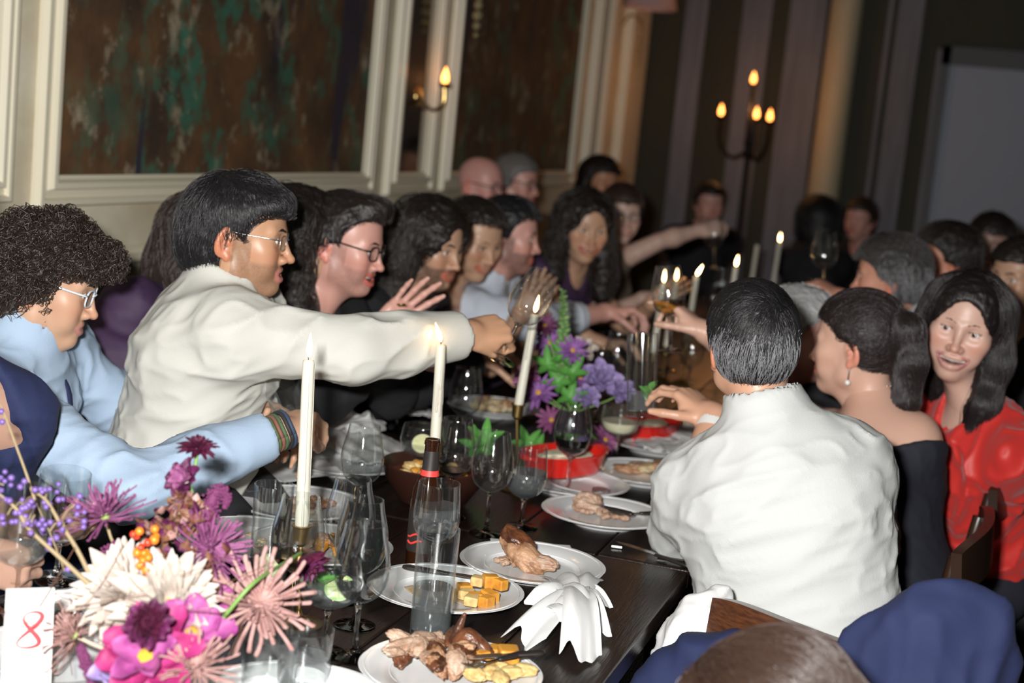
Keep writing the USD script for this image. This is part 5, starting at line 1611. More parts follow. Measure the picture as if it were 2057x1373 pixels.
b = person('person', 'bearded man in white shirt in profile, between the smiling women', dict(H=W(1020, 472, 4.86), F=FD(84, -4), B=FD(70), near=1, skin=SK_P, beard=.55, P=np.array([-1.74, 4.72, .58]), eye=.7,
    arms={1: dict(E=W(1085, 650, 4.72), W=W(1215, 628, 4.92), fwd=c_r + c_u * .05 + c_d * .2, back=c_u, curl=(35, 40, 30))}))
hairdo(b, 'short_black', BLK, 900, .0013, .014, .06, (.001, .006), .070, -.012, -.065, seed=21)
garment(b, 'shirt', mat('pale_striped_shirt', (.55, .60, .68), .8), .014, .86, 'collar', amp=.008, freq=9, seed=12, cuff=.80)
legs(b, SUIT, SHOE)

b = person('person', 'smiling woman with long dark wavy hair and purple dress', dict(H=W(1172, 456, 5.25), F=FD(20, -6), B=FD(50), near=1, fem=1, skin=SK_M, smile=.85, open=.4, eye=.6, U=c_u * .97 + c_r * .1, P=np.array([-1.66, 5.15, .56]),
    arms={1: dict(E=W(1128, 655, 5.05), W=W(1200, 690, 5.0), fwd=c_r + c_d * .1, back=c_u, curl=(25, 30, 20)), -1: dict(E=W(1262, 660, 5.4), W=W(1310, 610, 5.2), fwd=c_r * .6 + c_u * .4, back=c_d, curl=(25, 30, 20))}))
hairdo(b, 'long_wavy_dark', DARK, 1100, .0016, .020, .24, (.002, .012), .080, -.06, -.10, .006, 3, 23, extra=long_extra(.10, zlow=-.22), flow=down, amp=.008, freq=28)
garment(b, 'dress', PURP, .010, 0, 'v', amp=.006, seed=14)
legs(b, PURP, SHOE)

b = person('person', 'woman with glasses reaching out a long bare arm to hold up a glass', dict(H=W(1247, 430, 6.25), F=FD(14, -2), B=FD(50), near=0, fem=1, skin=(.60, .40, .33), smile=.5, eye=.7, P=np.array([-1.68, 6.2, .56]),
    SL=W(1232, 530, 6.2), arms={-1: dict(E=W(1325, 485, 6.2), W=W(1405, 463, 6.25), fwd=c_r + c_u * .15, back=c_u * .5 - c_d, curl=(40, 50, 30)), 1: dict(E=W(1210, 640, 6.1), W=W(1290, 600, 6.0), fwd=c_r + c_u * .4, back=c_u, curl=(30, 30, 20))}))
hairdo(b, 'brown_tied', BRN, 500, .0016, .014, .10, (.001, .005), .058, -.03, -.07, seed=25)
glasses(b, BLKF, .023, .018, .0018, .7)
garment(b, 'dress', mat('taupe_cloth', (.16, .12, .09), .8), .010, 0, 'v', seed=15)
legs(b, SUIT, SHOE)

# far guests by the left wall and at the far end
for i, (px, py, d, a, col, vol, lab, gl, sk) in enumerate(((966, 372, 6.3, 62, None, 0, 'bald man with dark glasses by the left wall', 1, (.66, .34, .29)), (1036, 366, 6.55, 66, (.20, .19, .18), .012, 'grey-haired man with glasses right of the bald man', 1, SK_P),
        (1205, 366, 7.5, 40, DARK, .022, 'dark-haired guest behind the woman with wavy hair', 0, (.50, .25, .15)), (1424, 408, 8.8, 10, DARK, .016, 'dim guest behind the raised flute', 0, SK_P),
        (1642, 450, 8.6, 176, BLK, .055, 'guest with big dark hair seen from behind, below the beige column', 0, SK_M), (1990, 492, 6.2, -25, DARK, .022, 'guest at far right before the pale door in white open collar', 0, (.42, .25, .2)),
        (2050, 560, 4.7, -55, DARK, .020, 'guest cut by the right edge', 0, SK_M), (1728, 440, 8.9, -40, BRN, .016, 'faint guest at the far end left of the door', 0, SK_P))):
    H_ = W(px, py, d)
    b = person('person', lab, dict(H=H_, F=FD(a, -3), near=0, skin=sk, P=H_ * (1, 1, 0) + np.append(-FD(a)[:2] * .12, .56), face=d < 7.3 or i < 2, eye=.6, fem=i in (2, 4)))
    if col:
        hairdo(b, f'far_{i}', col, 350 if i in (4, 5) else 0, .0022, vol, .10, (.002, .008), .058, -.03, -.09, seed=31 + i, extra=(long_extra(.09, zlow=-.14) if i in (2, 4) else None), flow=down if i == 4 else None)
    if gl:
        glasses(b, BLKF, .023, .016, .0020, .8)
    garment(b, 'clothes', WHITE_S if i == 5 else SUIT, .014, 0, 'v', seed=40 + i)
    if i == 5:
        garment(b, 'suit_jacket', SUIT, .022, .4, 'v', seed=41, cut=lambda g: g.chain([b['N'] + b['fw'] * .06 + b['up'] * .05, b['N'] + b['fw'] * .2 - b['up'] * .2], [.075, .04], k=.008, op='s'))
    legs(b, SUIT, SHOE)

# man in the white shirt, back turned
WR = W(1434, 842, 3.20)
b14 = b = person('person', 'broad man in white shirt seen from behind with greying black hair and wrist watch', dict(
    H=W(1511, 693, 2.90), F=FD(-176, 2), U=c_u, B=FD(172), near=2, skin=(.56, .31, .205), N=W(1545, 868, 2.87), P=np.array([-.20, 2.84, .60]), SL=W(1398, 985, 2.95), SR=W(1700, 935, 2.88), grow=1.14, belly=.018, face=1,
    arms={-1: dict(E=W(1378, 1062, 3.08), W=WR, fwd=W(1312, 738, 3.29) - WR, back=c_u * .75 + c_r * .35 - c_d * .45, side=-1, curl=(28, 34, 22), thumb=(.75, .62, -.15), tcurl=14, spread=5),
          1: dict(E=W(1735, 1080, 3.12), W=W(1640, 1070, 3.28), fwd=-c_r, back=c_u, curl=(30, 30, 20))}))
hairdo(b, 'greying_black', BLK, 4200, .0010, .010, .055, (.001, .005), .062, -.012, -.058, seed=27, grey=.38, flow=whorl((.018, -.075, .075), .75), amp=.002, freq=70, jitter=.22)
garment(b, 'shirt', WHITE_S, .014, 1.0, 'collar', amp=.0075, freq=15, seed=17, stretch=squash((.9, .2, .42), .22), cuff=.62, h=.006, loose=1.05,
        extra=lambda g: g.ell(b['P'] - (0, 0, .03), np.array([.19, .14, .16]), k=.06))
wd = unit(WR - b['arms'][-1]['E'])
xx = unit(np.cross(wd, c_d)); yy = np.cross(wd, xx)
WM = np.stack([xx, np.cross(wd, xx), wd], 1)
wp_ = part(b['t'], 'watch', moved(lathe([(.0325, -.011), (.0360, -.011), (.0365, 0), (.0360, .011), (.0325, .011), (.0325, -.011)], 32), WR - wd * .018, WM), mat('white_strap', (.62, .62, .60), .5), 40, world=True, label='wrist watch with pale strap')
wq = WR - wd * .018 + .035 * unit(-xx * .8 - c_d * .7)
part(wp_, 'watch_face', moved(lathe([(0, 0), (.017, 0), (.019, .003), (.017, .007), (0, .008)], 24), wq, np.stack([unit(np.cross(wd, wq - WR)), wd, unit(np.cross(np.cross(wd, wq - WR), wd))], 1)), BLKF, 40, world=True)
legs(b, NAVY, SHOE)

# woman with the ponytail
HD = W(1416, 668, 3.72)
b = person('person', 'woman with dark ponytail and pearl earring, bare back above a dark navy dress', dict(
    H=W(1722, 693, 3.48), F=FD(-121, -4), B=FD(-150), near=2, fem=1, skin=(.60, .36, .27), smile=.7, eye=.6, N=W(1752, 830, 3.48), P=np.array([-.08, 3.42, .58]), SR=W(1835, 880, 3.42), SL=W(1668, 872, 3.60), browcol=DARK,
    arms={-1: dict(E=W(1545, 790, 3.85), W=HD, fwd=W(1352, 610, 3.76) - HD, back=c_r * .9 + c_u * .5 - c_d * .5, curl=(30, 50, 30), thumb=(.5, .75, -.4), tcurl=15, each=((12, 20, 12), (45, 55, 35), (55, 60, 40), (60, 60, 40))),
          1: dict(E=W(1815, 1065, 3.55), W=W(1740, 1090, 3.75), fwd=-c_r, back=c_u)}))
def pony(q):
    q.ell((0, -.02, .045), (.076, .09, .08), k=.02)
    q.chain([(0, -.080, .055), (.0, -.118, .045), (-.002, -.128, -.03), (-.004, -.122, -.12), (-.004, -.112, -.18)], [.026, .034, .036, .030, .014], k=.015)
hairdo(b, 'ponytail_dark', (.018, .012, .012), 2600, .0011, .010, .17, (.001, .005), .060, .008, -.040, seed=29, wild=.006, jitter=.10, extra=pony, amp=.003, freq=60,
       flow=lambda p: np.where(p[:, 1:2] > -.095, np.array([0, -.085, .055]) - p + (0, -.05, 0), np.array([0, -.25, -1.0])), roots=lambda v, nn: (v[:, 2] > -.17))
garment(b, 'dress', NAVY_D, .008, 0, None, seed=18, cut=lambda g: g.half(b['N'] - b['up'] * .118, b['up'] + b['fw'] * .25), amp=.003)
ear = b['hw']((-.082, -.012, -.052))
e_ = part(b['t'], 'earring', moved(trimesh.creation.icosphere(2, .0068), ear - (0, 0, .028)), mat('pearl', (.78, .74, .68), .2, coat_weight=.6), True, world=True, label='hanging pearl earring')
part(e_, 'earring_hook', tube([ear + (0, 0, .004), ear - (0, 0, .012), ear - (0, 0, .024)], .0016, 6), STEEL, True, world=True)
nk = [b['N'] + b['up'] * .035 + .058 * (np.cos(q) * b['rt'] + np.sin(q) * b['fw']) - b['up'] * .02 * np.sin(q) for q in np.linspace(0, 6.283, 41)]
part(b['t'], 'necklace', join(*[moved(trimesh.creation.icosphere(1, .0030), p) for p in nk[:-1]]), STEEL, True, world=True, kind='stuff')
legs(b, NAVY_D, SHOE)

# face close to the ponytail woman, almost hidden
b = person('person', 'white-haired guest leaning in, almost hidden between the back-turned man and the ponytail woman', dict(H=W(1604, 668, 3.98), F=FD(70, -6), near=1, skin=SK_P, P=np.array([-.12, 4.28, .56]), eye=.5))
hairdo(b, 'short_white', (.42, .42, .42), 500, .0013, .012, .05, (.001, .004), .055, -.012, -.05, seed=33)
garment(b, 'jacket', SUIT, .016, 0, 'collar', seed=19)
legs(b, SUIT, SHOE)

# woman in red
b = person('person', 'smiling woman in red satin top with long dark hair, looking at the camera', dict(
    s=1.06, grow=.86, H=W(1938, 655, 3.62), F=FD(-22, -4), U=c_u * .95 + c_r * .30, B=FD(-70), near=2, fem=1, skin=(.62, .38, .30), smile=.72, open=.66, eye=.72, look=(.12, 1, 0), iris=(.14, .09, .06), N=W(1950, 822, 3.66), P=np.array([.10, 3.95, .58]), browcol=DARK, lip=(.50, .22, .20),
    arms={1: dict(E=W(1990, 1040, 3.75), W=W(1900, 1090, 3.85), fwd=-c_r, back=c_u), -1: dict(E=W(1850, 1010, 3.85), W=W(1780, 1060, 4.0), fwd=-c_r, back=c_u)}))
hairdo(b, 'long_straight_dark', (.014, .010, .010), 2600, .0013, .014, .30, (.001, .006), .072, -.08, -.10, seed=35, wild=.012, jitter=.10, extra=long_extra(.088, zlow=-.28, front=.035, r1=.030), flow=lambda p: whorl((.02, .02, .12))(p) * np.clip((p[:, 2:3] - .02) / .06, 0, 1) + np.array([0, 0, -.9]), amp=.003, freq=50)
garment(b, 'top', REDSAT, .016, .55, 'v', amp=.022, freq=12, seed=21, stretch=squash((.2, .3, .9), .35))
legs(b, NAVY_D, SHOE)

# men beyond on the right
b = person('person', 'grey-haired man in dark suit and white collar beyond the ponytail woman', dict(H=W(1788, 556, 4.45), F=FD(-112, -4), B=FD(-100), near=1, skin=(.60, .29, .20), P=np.array([-.02, 4.66, .58]), face=1, eye=.6,
    arms={-1: dict(E=W(1715, 720, 4.7), W=W(1690, 600, 4.8), fwd=-c_r * .8 + c_u * .5, back=c_u - c_d * .5, curl=(50, 60, 40))}))
hairdo(b, 'wavy_grey', (.045, .040, .038), 1400, .0013, .016, .08, (.001, .007), .058, -.010, -.07, seed=37, grey=.5, curl=.002, flow=whorl((0, .03, .11), .6))
garment(b, 'shirt', WHITE_S, .012, 0, 'collar', seed=22)
garment(b, 'suit_jacket', SUIT, .022, .95, 'crew', seed=23, cut=lambda g: g.cone(b['N'] + b['up'] * .0, b['N'] + b['up'] * .2, .074, .08, k=.004, op='s'))
legs(b, SUIT, SHOE)
b = person('person', 'dark-haired man with warmly lit cheek behind the grey-haired man', dict(H=W(1900, 522, 5.1), F=FD(-96, -3), B=FD(-95), near=1, skin=(.62, .27, .17), P=np.array([.05, 5.4, .58]), eye=.6))
hairdo(b, 'short_dark_thick', DARK, 900, .0013, .018, .07, (.001, .006), .060, -.010, -.07, seed=39)
garment(b, 'suit_jacket', SUIT, .020, .4, 'collar', seed=24)
legs(b, SUIT, SHOE)

# woman in navy at the left edge, holding glasses
b = person('person', 'woman in navy V-neck dress at the left edge, holding two stemmed glasses', dict(
    H=W(-190, 430, 2.42), F=FD(70, -8), B=FD(62), near=1, fem=1, grow=.86, skin=(.38, .225, .165), N=W(-130, 655, 2.42), P=np.array([-1.70, 1.80, .58]), SR=W(-230, 800, 2.26), SL=W(32, 830, 2.55),
    arms={1: dict(E=W(-150, 1060, 2.08), W=W(-62, 1120, 2.12), fwd=W(20, 1140, 2.16) - W(-62, 1120, 2.12), back=-c_d * .9 - c_u * .1, curl=(40, 46, 34), thumb=(.3, .8, -.5), h=.003),
          -1: dict(E=W(-20, 1030, 2.62), W=W(50, 1072, 2.42), fwd=W(140, 1075, 2.36) - W(50, 1072, 2.42), back=-c_d * .5 - c_u * .8, curl=(20, 26, 18), thumb=(.7, .65, -.2), h=.003, spread=7)}))
hairdo(b, 'long_black', BLK, 500, .0014, .016, .24, (.001, .006), .058, -.06, -.10, seed=43, extra=long_extra(.08), flow=down)
garment(b, 'dress', NAVY, .012, .45, 'v', seed=26, amp=.004, cut=lambda g: g.chain([W(-95, 730, 2.40), W(-5, 865, 2.43), W(52, 925, 2.48), W(98, 978, 2.53)], [.085, .060, .045, .014], k=.006, op='s'))
legs(b, NAVY, SHOE)

# woman whose hair shows at the bottom edge
b = person('person', 'person with long brown hair bending forward at the bottom edge, crown of the head only', dict(H=W(1548, 1488, 1.80), F=FD(-118, -38), U=(0, 0, 1), B=FD(-110), near=1, fem=1, skin=SK_M, P=np.array([.12, 1.62, .52]), N=W(1640, 1560, 1.74), SR=W(1720, 1660, 1.66), SL=W(1640, 1660, 1.9)))
hairdo(b, 'glossy_brown', (.030, .016, .011), 5200, .0017, .010, .24, (.001, .007), .060, -.08, -.10, seed=45, extra=long_extra(.085), flow=lambda p: whorl((0, .03, .12), .7)(p), amp=.002, freq=60, jitter=.12)
garment(b, 'dress', NAVY_D, .012, .45, 'crew', seed=27)
legs(b, NAVY_D, SHOE)

# ------------------------------------------------------------------ glasses held in hands
def held(kind, foot, top, lab, fill=None, fmat=None, fname=''):
    z = unit(np.asarray(top) - foot); x = unit(np.cross((0, 1, 0), z)); R_ = np.stack([x, np.cross(z, x), z], 1)
    return glass(kind, foot, lab, fill, fmat, fname, R_)


held('wine', W(1346, 706, 3.76), W(1341, 525, 3.74), 'raised wine glass with gold wine before the far candles', .30, WINE_G, 'g2')
held('highball', W(1288, 838, 3.30), W(1291, 665, 3.30), 'raised tall glass with mint, held by the back-turned man', .25, WATER, 'gin')
m_ = thing('mint_sprig', 'green mint leaves in the raised tall glass', 'mint', W(1300, 795, 3.31))
for k in range(6):
    part(m_, 'leaf', moved(leaf_mesh(.032, .022, .3, .2), (0, 0, .004 * k - .01), rot((0, 0, 1), k * 62) @ rot((1, 0, 0), 35)), GREEN, True)
held('wine', W(1003, 722, 3.16), W(1090, 556, 3.22), 'tilted wine glass in the fist of the reaching man')
held('wine', W(1434, 540, 6.25), W(1436, 415, 6.25), 'glass held up at the end of the long bare arm')
held('wine', W(1652, 592, 4.8), W(1658, 482, 4.85), 'wine glass raised beside the grey-haired man')
held('tumbler', W(592, 842, 2.98), W(566, 770, 3.02), 'tilted tumbler between the hands above the bracelets')
held('goblet', W(33, 1216, 2.17), W(44, 1010, 2.13), 'stemmed goblet in the lower hand at the left edge', .2, WATER, 'gg')
held('goblet', W(112, 1165, 2.34), W(132, 965, 2.30), 'large goblet in the upper hand at the left edge')

# ------------------------------------------------------------------ chairs and the jacket
CHW = mat('stained_beech', (.105, .036, .014), .3, vary=((.045, .016, .008), 7, (2, 30, 30)), coat_weight=.25)
CHD = mat('dark_walnut', (.030, .014, .008), .35)


def chair(at, yaw, lab, m, group=None, back=.83, proto=[]):
    """yaw: the way the sitter faces, counter-clockwise from +y."""
    R_ = rot((0, 0, 1), yaw)
    t = thing('dining_chair', lab, 'chair', (*at, 0), R_, group)
    part(t, 'seat', rbox((.43, .42, .035), .014, (0, 0, .445)), m)
    for e in (-1, 1):
        part(t, 'leg', tube([(e * .18, .17, .43), (e * .185, .18, 0)], [.019, .014], 10, 5), m, True)
        part(t, 'leg', tube([(e * .18, -.18, .43), (e * .185, -.23, 0)], [.019, .014], 10, 5), m, True)
        part(t, 'back_post', tube([(e * .185, -.19, .43), (e * .195, -.21, .62), (e * .205, -.235, back - .03)], [.017, .013], 10, 10), m, True)
    a = np.linspace(-1, 1, 23)
    up_, hh = .0, .048
    P_ = np.array([[(x * .235, -.245 - .030 * (1 - x * x) + .004 * s, back - .045 + s * hh * (1 - .30 * abs(x) ** 5)) for s in (-1, -.5, 0, .5, 1)] for x in a])
    part(t, 'top_rail', relax(sheet(P_, .022), 0), m, 40)
    part(t, 'stretcher', tube([(-.18, 0, .18), (.18, 0, .18)], .010, 8), m, True)
    return t


ch_ = np.degrees(np.arctan2(-.14, .24))
chair((-.03, 2.60), -27, 'reddish brown wooden chair under the man in the white shirt', CHW)
chair((-.18, 3.22), 84, 'dark walnut chair behind the woman with the ponytail', CHD, back=.86)
chair((-.13, 3.86), 88, 'dark walnut chair of the woman in red', CHD, back=.86)
for i, (x, y, a, lab) in enumerate(((-1.90, 2.45, -90, 'chair of the curly-haired person'), (-1.90, 3.30, -90, 'chair behind the black sweater'), (-1.88, 3.95, -90, 'chair of the long-haired man'))):
    chair((x, y), a, 'dark walnut ' + lab, CHD)
# ------------------------------------------------------------------ flowers
def petal_mat(name, c1, c2, trans=.25, sc=60):
    if name not in _mats:
        N = {'tc': ('texture_coordinate', {}), 'n': ('noise_texture', {'scale': sc, 'detail': 3.0}), 'r': ('rgb_ramp', {'ramp': [(.3, c1), (.7, c2)]}), 'p': ('principled_bsdf', {'roughness': .6}),
             't': ('translucent_bsdf', {}), 'm': ('mix_closure', {'fac': trans})}
        _mats[name] = usdkit.material(stage, '/World/Looks/' + name, N, [('tc.object', 'n.vector'), ('n.fac', 'r.fac'), ('r.color', 'p.base_color'), ('r.color', 't.color'), ('p.BSDF', 'm.closure1'), ('t.BSDF', 'm.closure2')], surface='m.closure')
    return _mats[name]


IVORY = petal_mat('ivory_petal', (.58, .50, .43), (.66, .58, .52))
MAG = petal_mat('magenta_petal', (.30, .012, .10), (.46, .04, .20))
MAG2 = petal_mat('violet_pink_petal', (.32, .05, .23), (.46, .11, .33))
WINE = petal_mat('dark_wine_petal', (.045, .004, .018), (.12, .008, .045))
PLUM = petal_mat('plum_petal', (.06, .007, .035), (.16, .018, .10))
PINK = petal_mat('dusty_pink_petal', (.40, .21, .19), (.58, .36, .33))
MAUVE = petal_mat('mauve_petal', (.22, .05, .16), (.38, .13, .28))
LILAC = petal_mat('lilac_petal', (.30, .22, .50), (.46, .36, .62))
ASTER = petal_mat('aster_petal', (.26, .10, .36), (.40, .18, .48))
BRUISE = petal_mat('browned_petal', (.15, .025, .035), (.24, .14, .05), sc=90)
YELC = mat('yellow_disc', (.72, .40, .03), .6, bump=(400, 1.0, (1, 1, 1)))
STEMG = mat('green_stem', (.16, .30, .07), .5)
TWIG = mat('twig_bark', (.30, .23, .13), .8, bump=(120, .4, (1, 1, 1)))
BROWNST = mat('brown_stem', (.13, .05, .025), .7)
frng = np.random.default_rng(21)


def basis(n, spin=0):
    z = unit(n); x = unit(np.cross((.2, .9, .3), z)); M = np.stack([x, np.cross(z, x), z], 1)
    return M @ rot((0, 0, 1), spin)


def bloom(name, label, at, n, layers, pm, centre=None, stem=None, cat='flower', group=None, petal='petal', spin=0, stem_r=.0022, stem_m=None):
    """layers: (count, kind, length, width, elevation in degrees, base radius, base height, bend, cup)."""
    at = np.asarray(at, float)
    t = thing(name, label, cat, at, group=group)
    B_ = basis(n, spin)
    for li, (cnt, kind, ln, wd, el, br, bz, bend, cup) in enumerate(layers):
        mm = pm[li % len(pm)] if isinstance(pm, (list, tuple)) else pm
        for i in range(cnt):
            ph = 360 * (i + .5 * (li % 2)) / cnt + frng.normal(0, 4)
            l = ln * frng.uniform(.86, 1.12); e = el + frng.normal(0, 6)
            if kind == 'flat':
                g = leaf_mesh(l, wd * frng.uniform(.85, 1.15), cup, bend, 8, 5, .0006, .02)
            elif kind == 'notch':
                g = leaf_mesh(l, wd, cup, bend, 9, 7, .0006, .05)
                v = g.vertices.copy(); q = np.clip(v[:, 1] / l - .72, 0, 1) / .28
                v[:, 0] *= 1 + .9 * q; g = trimesh.Trimesh(v, g.faces, process=False)
            else:
                tw = frng.normal(0, .22); hk = frng.uniform(.05, .4); bb_ = bend + frng.normal(0, .12)
                g = tube([(0, 0, 0), (tw * l * .1, l * .35, bb_ * l * .25), (tw * l * .3, l * .72, bb_ * l * .9), (tw * l * .6, l * .95, bb_ * l + hk * l * .12), (tw * l * .6, l * .98, bb_ * l + hk * l * .28)], [wd * .45, wd * .5, wd * .5, wd * .6, wd * .35], 6, 9, flat=.45)
            M = rot((0, 0, 1), ph) @ rot((1, 0, 0), e)
            part(t, petal, moved(moved(g, (0, br, 0)), R=M) if 0 else moved(g, rot((0, 0, 1), ph) @ np.array([0, br, bz]), M), mm, True) if 0 else part(t, petal, moved(moved(g, rot((0, 0, 1), ph) @ np.array([0, br, bz]), M), R=B_), mm, True)
    if centre:
        r, hgt, cm = centre
        part(t, 'centre', moved(puff(lathe([(0, -.3 * r), (r, 0), (r * .9, hgt * .6), (r * .5, hgt), (0, hgt * 1.05)], 20), lambda p: .0012 * meshkit.noise(p * 900, 5)), R=B_), cm, True)
    if stem is not None:
        s = np.asarray(stem) - at
        part(t, 'stem', tube([-B_[:, 2] * .002, -B_[:, 2] * .02 + s * .15, s * .6 - (0, 0, .005), s], stem_r, 7, 14), stem_m or STEMG, True)
    return t


def chrys(lab, at, n, r, **k):
    return bloom('chrysanthemum', lab, at, n, ((20, 'flat', r, r * .36, 4, r * .12, 0, .10, .35), (18, 'flat', r * .88, r * .34, 20, r * .10, .004, .16, .4), (16, 'flat', r * .70, r * .31, 36, r * .08, .007, .22, .45), (12, 'flat', r * .48, r * .22, 54, r * .06, .009, .3, .5)), IVORY, (r * .16, .010, YELC), **k)


def spider(lab, at, n, r, m, cm=None, wk=1.0, **k):
    return bloom('spider_mum', lab, at, n, ((22, 'tube', r, wk * r * .060, -4, r * .06, 0, .12, 0), (20, 'tube', r * .88, wk * r * .058, 16, r * .05, .004, .16, 0), (20, 'tube', r * .72, wk * r * .056, 34, r * .04, .007, .12, 0), (18, 'tube', r * .50, wk * r * .062, 52, r * .03, .008, -.2, 0), (16, 'tube', r * .30, wk * r * .070, 68, r * .02, .008, -.5, 0)), m, (r * .10, .008, cm) if cm else None, **k)


vase = thing('flower_vase', 'low glass vase under the front flowers, below the picture edge', 'vase', T(335, 1420))
part(vase, 'bowl', lathe([(0, 0), (.045, 0), (.055, .02), (.050, .07), (.040, .085), (.038, .085), (.047, .068), (.051, .02), (.042, .004), (0, .004)], 32), CLEAR, 40)
V0 = T(335, 1420) + (0, 0, .07)
cu = c_u; to = -c_d
chrys('white chrysanthemum with yellow centre, upper left of the two', W(252, 1193, 2.02), to * .75 + cu * .65 - c_r * .2, .073, stem=V0)
chrys('white chrysanthemum at the right of the pair', W(338, 1215, 1.99), to * .8 + cu * .5 + c_r * .25, .071, stem=V0, spin=10)
bloom('cosmos', 'large magenta flower with yellow centre at the bottom', W(294, 1322, 1.90), to * .85 + cu * .5, ((8, 'notch', .066, .046, 8, .006, 0, .05, .25), (5, 'notch', .050, .036, 30, .005, .004, .1, .3)), [MAG, MAG2], (.014, .010, YELC), stem=V0)
bloom('cosmos', 'magenta flower half hidden right of the white chrysanthemums', W(405, 1218, 2.03), to * .4 + cu * .5 + c_r * .7, ((8, 'notch', .055, .042, 10, .006, 0, .1, .25),), MAG2, (.012, .008, YELC), stem=V0)
bloom('cosmos', 'violet-pink flower behind the large magenta one', W(385, 1275, 1.95), to * .6 + cu * .6 + c_r * .4, ((8, 'notch', .05, .04, 12, .005, 0, .1, .25),), MAG2, (.01, .008, YELC), stem=V0)
bloom('scabiosa', 'dark plum ruffled flower in front of the white pair', W(296, 1255, 1.86), to * .8 + cu * .3 + c_r * .2, ((12, 'notch', .029, .018, 10, .003, 0, .1, .5), (11, 'notch', .025, .016, 34, .003, .004, .2, .6), (9, 'notch', .018, .013, 60, .002, .006, .2, .6)), [PLUM, WINE, WINE], stem=V0)
bloom('sweet_pea', 'lilac-pink petals at the lower left of the magenta flower', W(232, 1362, 1.92), to * .6 + cu * .7, ((5, 'notch', .034, .034, 25, .002, 0, .2, .4), (4, 'flat', .026, .022, 55, .002, .003, .2, .4)), LILAC, stem=V0)
spider('large dusty pink spider mum at the centre of the bouquet', W(522, 1215, 2.05), to * .75 + cu * .55 + c_r * .2, .074, PINK, YELC, 1.35, stem=V0)
spider('dusty pink spider mum at the bottom beside the magenta flower', W(396, 1345, 1.90), to * .6 + cu * .8, .052, PINK, stem=V0, spin=14)
spider('dusty pink spider mum seen from the side at the left', W(155, 1280, 2.05), -c_r * .75 + cu * .55 + to * .15, .062, PINK, mat('green_calyx', (.22, .30, .08), .6), stem=V0, stem_m=mat('pale_pink_stem', (.50, .36, .28), .6), stem_r=.003)
spider('purple spidery flower before the hands at the left', W(212, 1042, 2.08), cu * .9 - c_r * .1 + to * .2, .062, MAUVE, mat('green_calyx'), stem=W(262, 1145, 2.05), stem_m=TWIG)
spider('mauve spidery flower before the white plates', W(420, 1105, 2.06), to * .5 + cu * .3 + c_r * .7, .060, MAUVE, stem=V0, spin=9)
bloom('zinnia', 'burgundy zinnia on the highest green stem, against the blue sleeve', W(397, 902, 2.10), cu * .93 + to * .3 + c_r * .15, ((16, 'notch', .026, .009, 2, .003, 0, -.1, .3), (14, 'notch', .022, .008, 16, .003, .003, .0, .3), (10, 'notch', .015, .007, 40, .002, .005, .1, .3)), WINE, stem=W(378, 990, 2.08), stem_r=.0026)
bloom('dahlia', 'plum and white flower just below the burgundy zinnia', W(376, 965, 2.08), to * .7 + cu * .3 - c_r * .4, ((8, 'notch', .028, .020, 16, .004, 0, .15, .5), (7, 'notch', .021, .015, 38, .003, .004, .2, .5)), [PLUM, MAUVE], (.006, .006, IVORY), stem=V0)
_last = bloom('ranunculus', 'dark wine flower nodding at the end of a green stem before the candlestick', W(612, 1118, 2.20), c_r * .6 - cu * .75 + to * .35, ((12, 'flat', .036, .020, 28, .003, 0, .2, .45), (9, 'flat', .032, .018, 52, .002, .003, .1, .5), (6, 'flat', .028, .016, 70, .001, .004, 0, .5)), [WINE, PLUM, WINE])
part(_last, 'stem', tube([V0, W(430, 1260, 2.00), W(505, 1176, 1.99), W(562, 1138, 2.09), W(604, 1112, 2.20)], .0028, 8, 24), STEMG, True, world=True)

# dried hydrangea sprays, amaranth plumes
def spray(name, lab, pts, n, size, m, cat='flower', seed=1, twig=BROWNST):
    q = np.random.default_rng(seed); c0 = np.asarray(pts[0])
    t = thing(name, lab, cat, c0)
    part(t, 'stem', tube(pts + [V0], .0018, 6, 16), twig, True, world=True)
    P_ = spline(pts, 40)
    for i in range(n):
        p = P_[q.integers(40)] + q.normal(0, .016, 3)
        M = basis(q.normal(0, 1, 3) + to * 1.2 + cu * .5, q.uniform(0, 360))
        for k in range(4):
            part(t, 'petal', moved(leaf_mesh(size * q.uniform(.7, 1.2), size * .75, .3, .3, 5, 4), p, M @ rot((0, 0, 1), 90 * k + q.normal(0, 12)) @ rot((1, 0, 0), 15)), m[(i + k) % len(m)], True, world=True)
    return t


spray('dried_hydrangea', 'browned burgundy hydrangea spray below the zinnia', [W(345, 975, 2.07), W(365, 1010, 2.06), W(340, 1050, 2.06), W(325, 1100, 2.05)], 26, .017, [BRUISE, PLUM, BRUISE, PINK], seed=2)
spray('dried_hydrangea', 'browned hydrangea florets behind the mauve spidery flower', [W(390, 1060, 2.05), W(372, 1105, 2.05), W(400, 1150, 2.04), W(430, 1190, 2.03)], 18, .016, [BRUISE, BRUISE, PLUM], seed=3)


def plume(lab, pts, r, m, seed):
    q = np.random.default_rng(seed)
    P_ = spline(pts, 60); t = thing('amaranth', lab, 'flower', P_[0])
    R_ = np.interp(np.linspace(0, 1, 60), np.linspace(0, 1, len(r)), r)
    ic = trimesh.creation.icosphere(0, 1.0); ms = []
    for i in range(520):
        k = q.integers(60); d = unit(q.normal(0, 1, 3))
        ms.append(moved(ic, P_[k] + d * R_[k] * q.uniform(.55, 1.05), s=q.uniform(.0016, .0030)))
    part(t, 'stem', tube(P_, R_ * .55, 8), m, True, world=True)
    part(t, 'florets', join(*ms), m, True, world=True, kind='stuff')


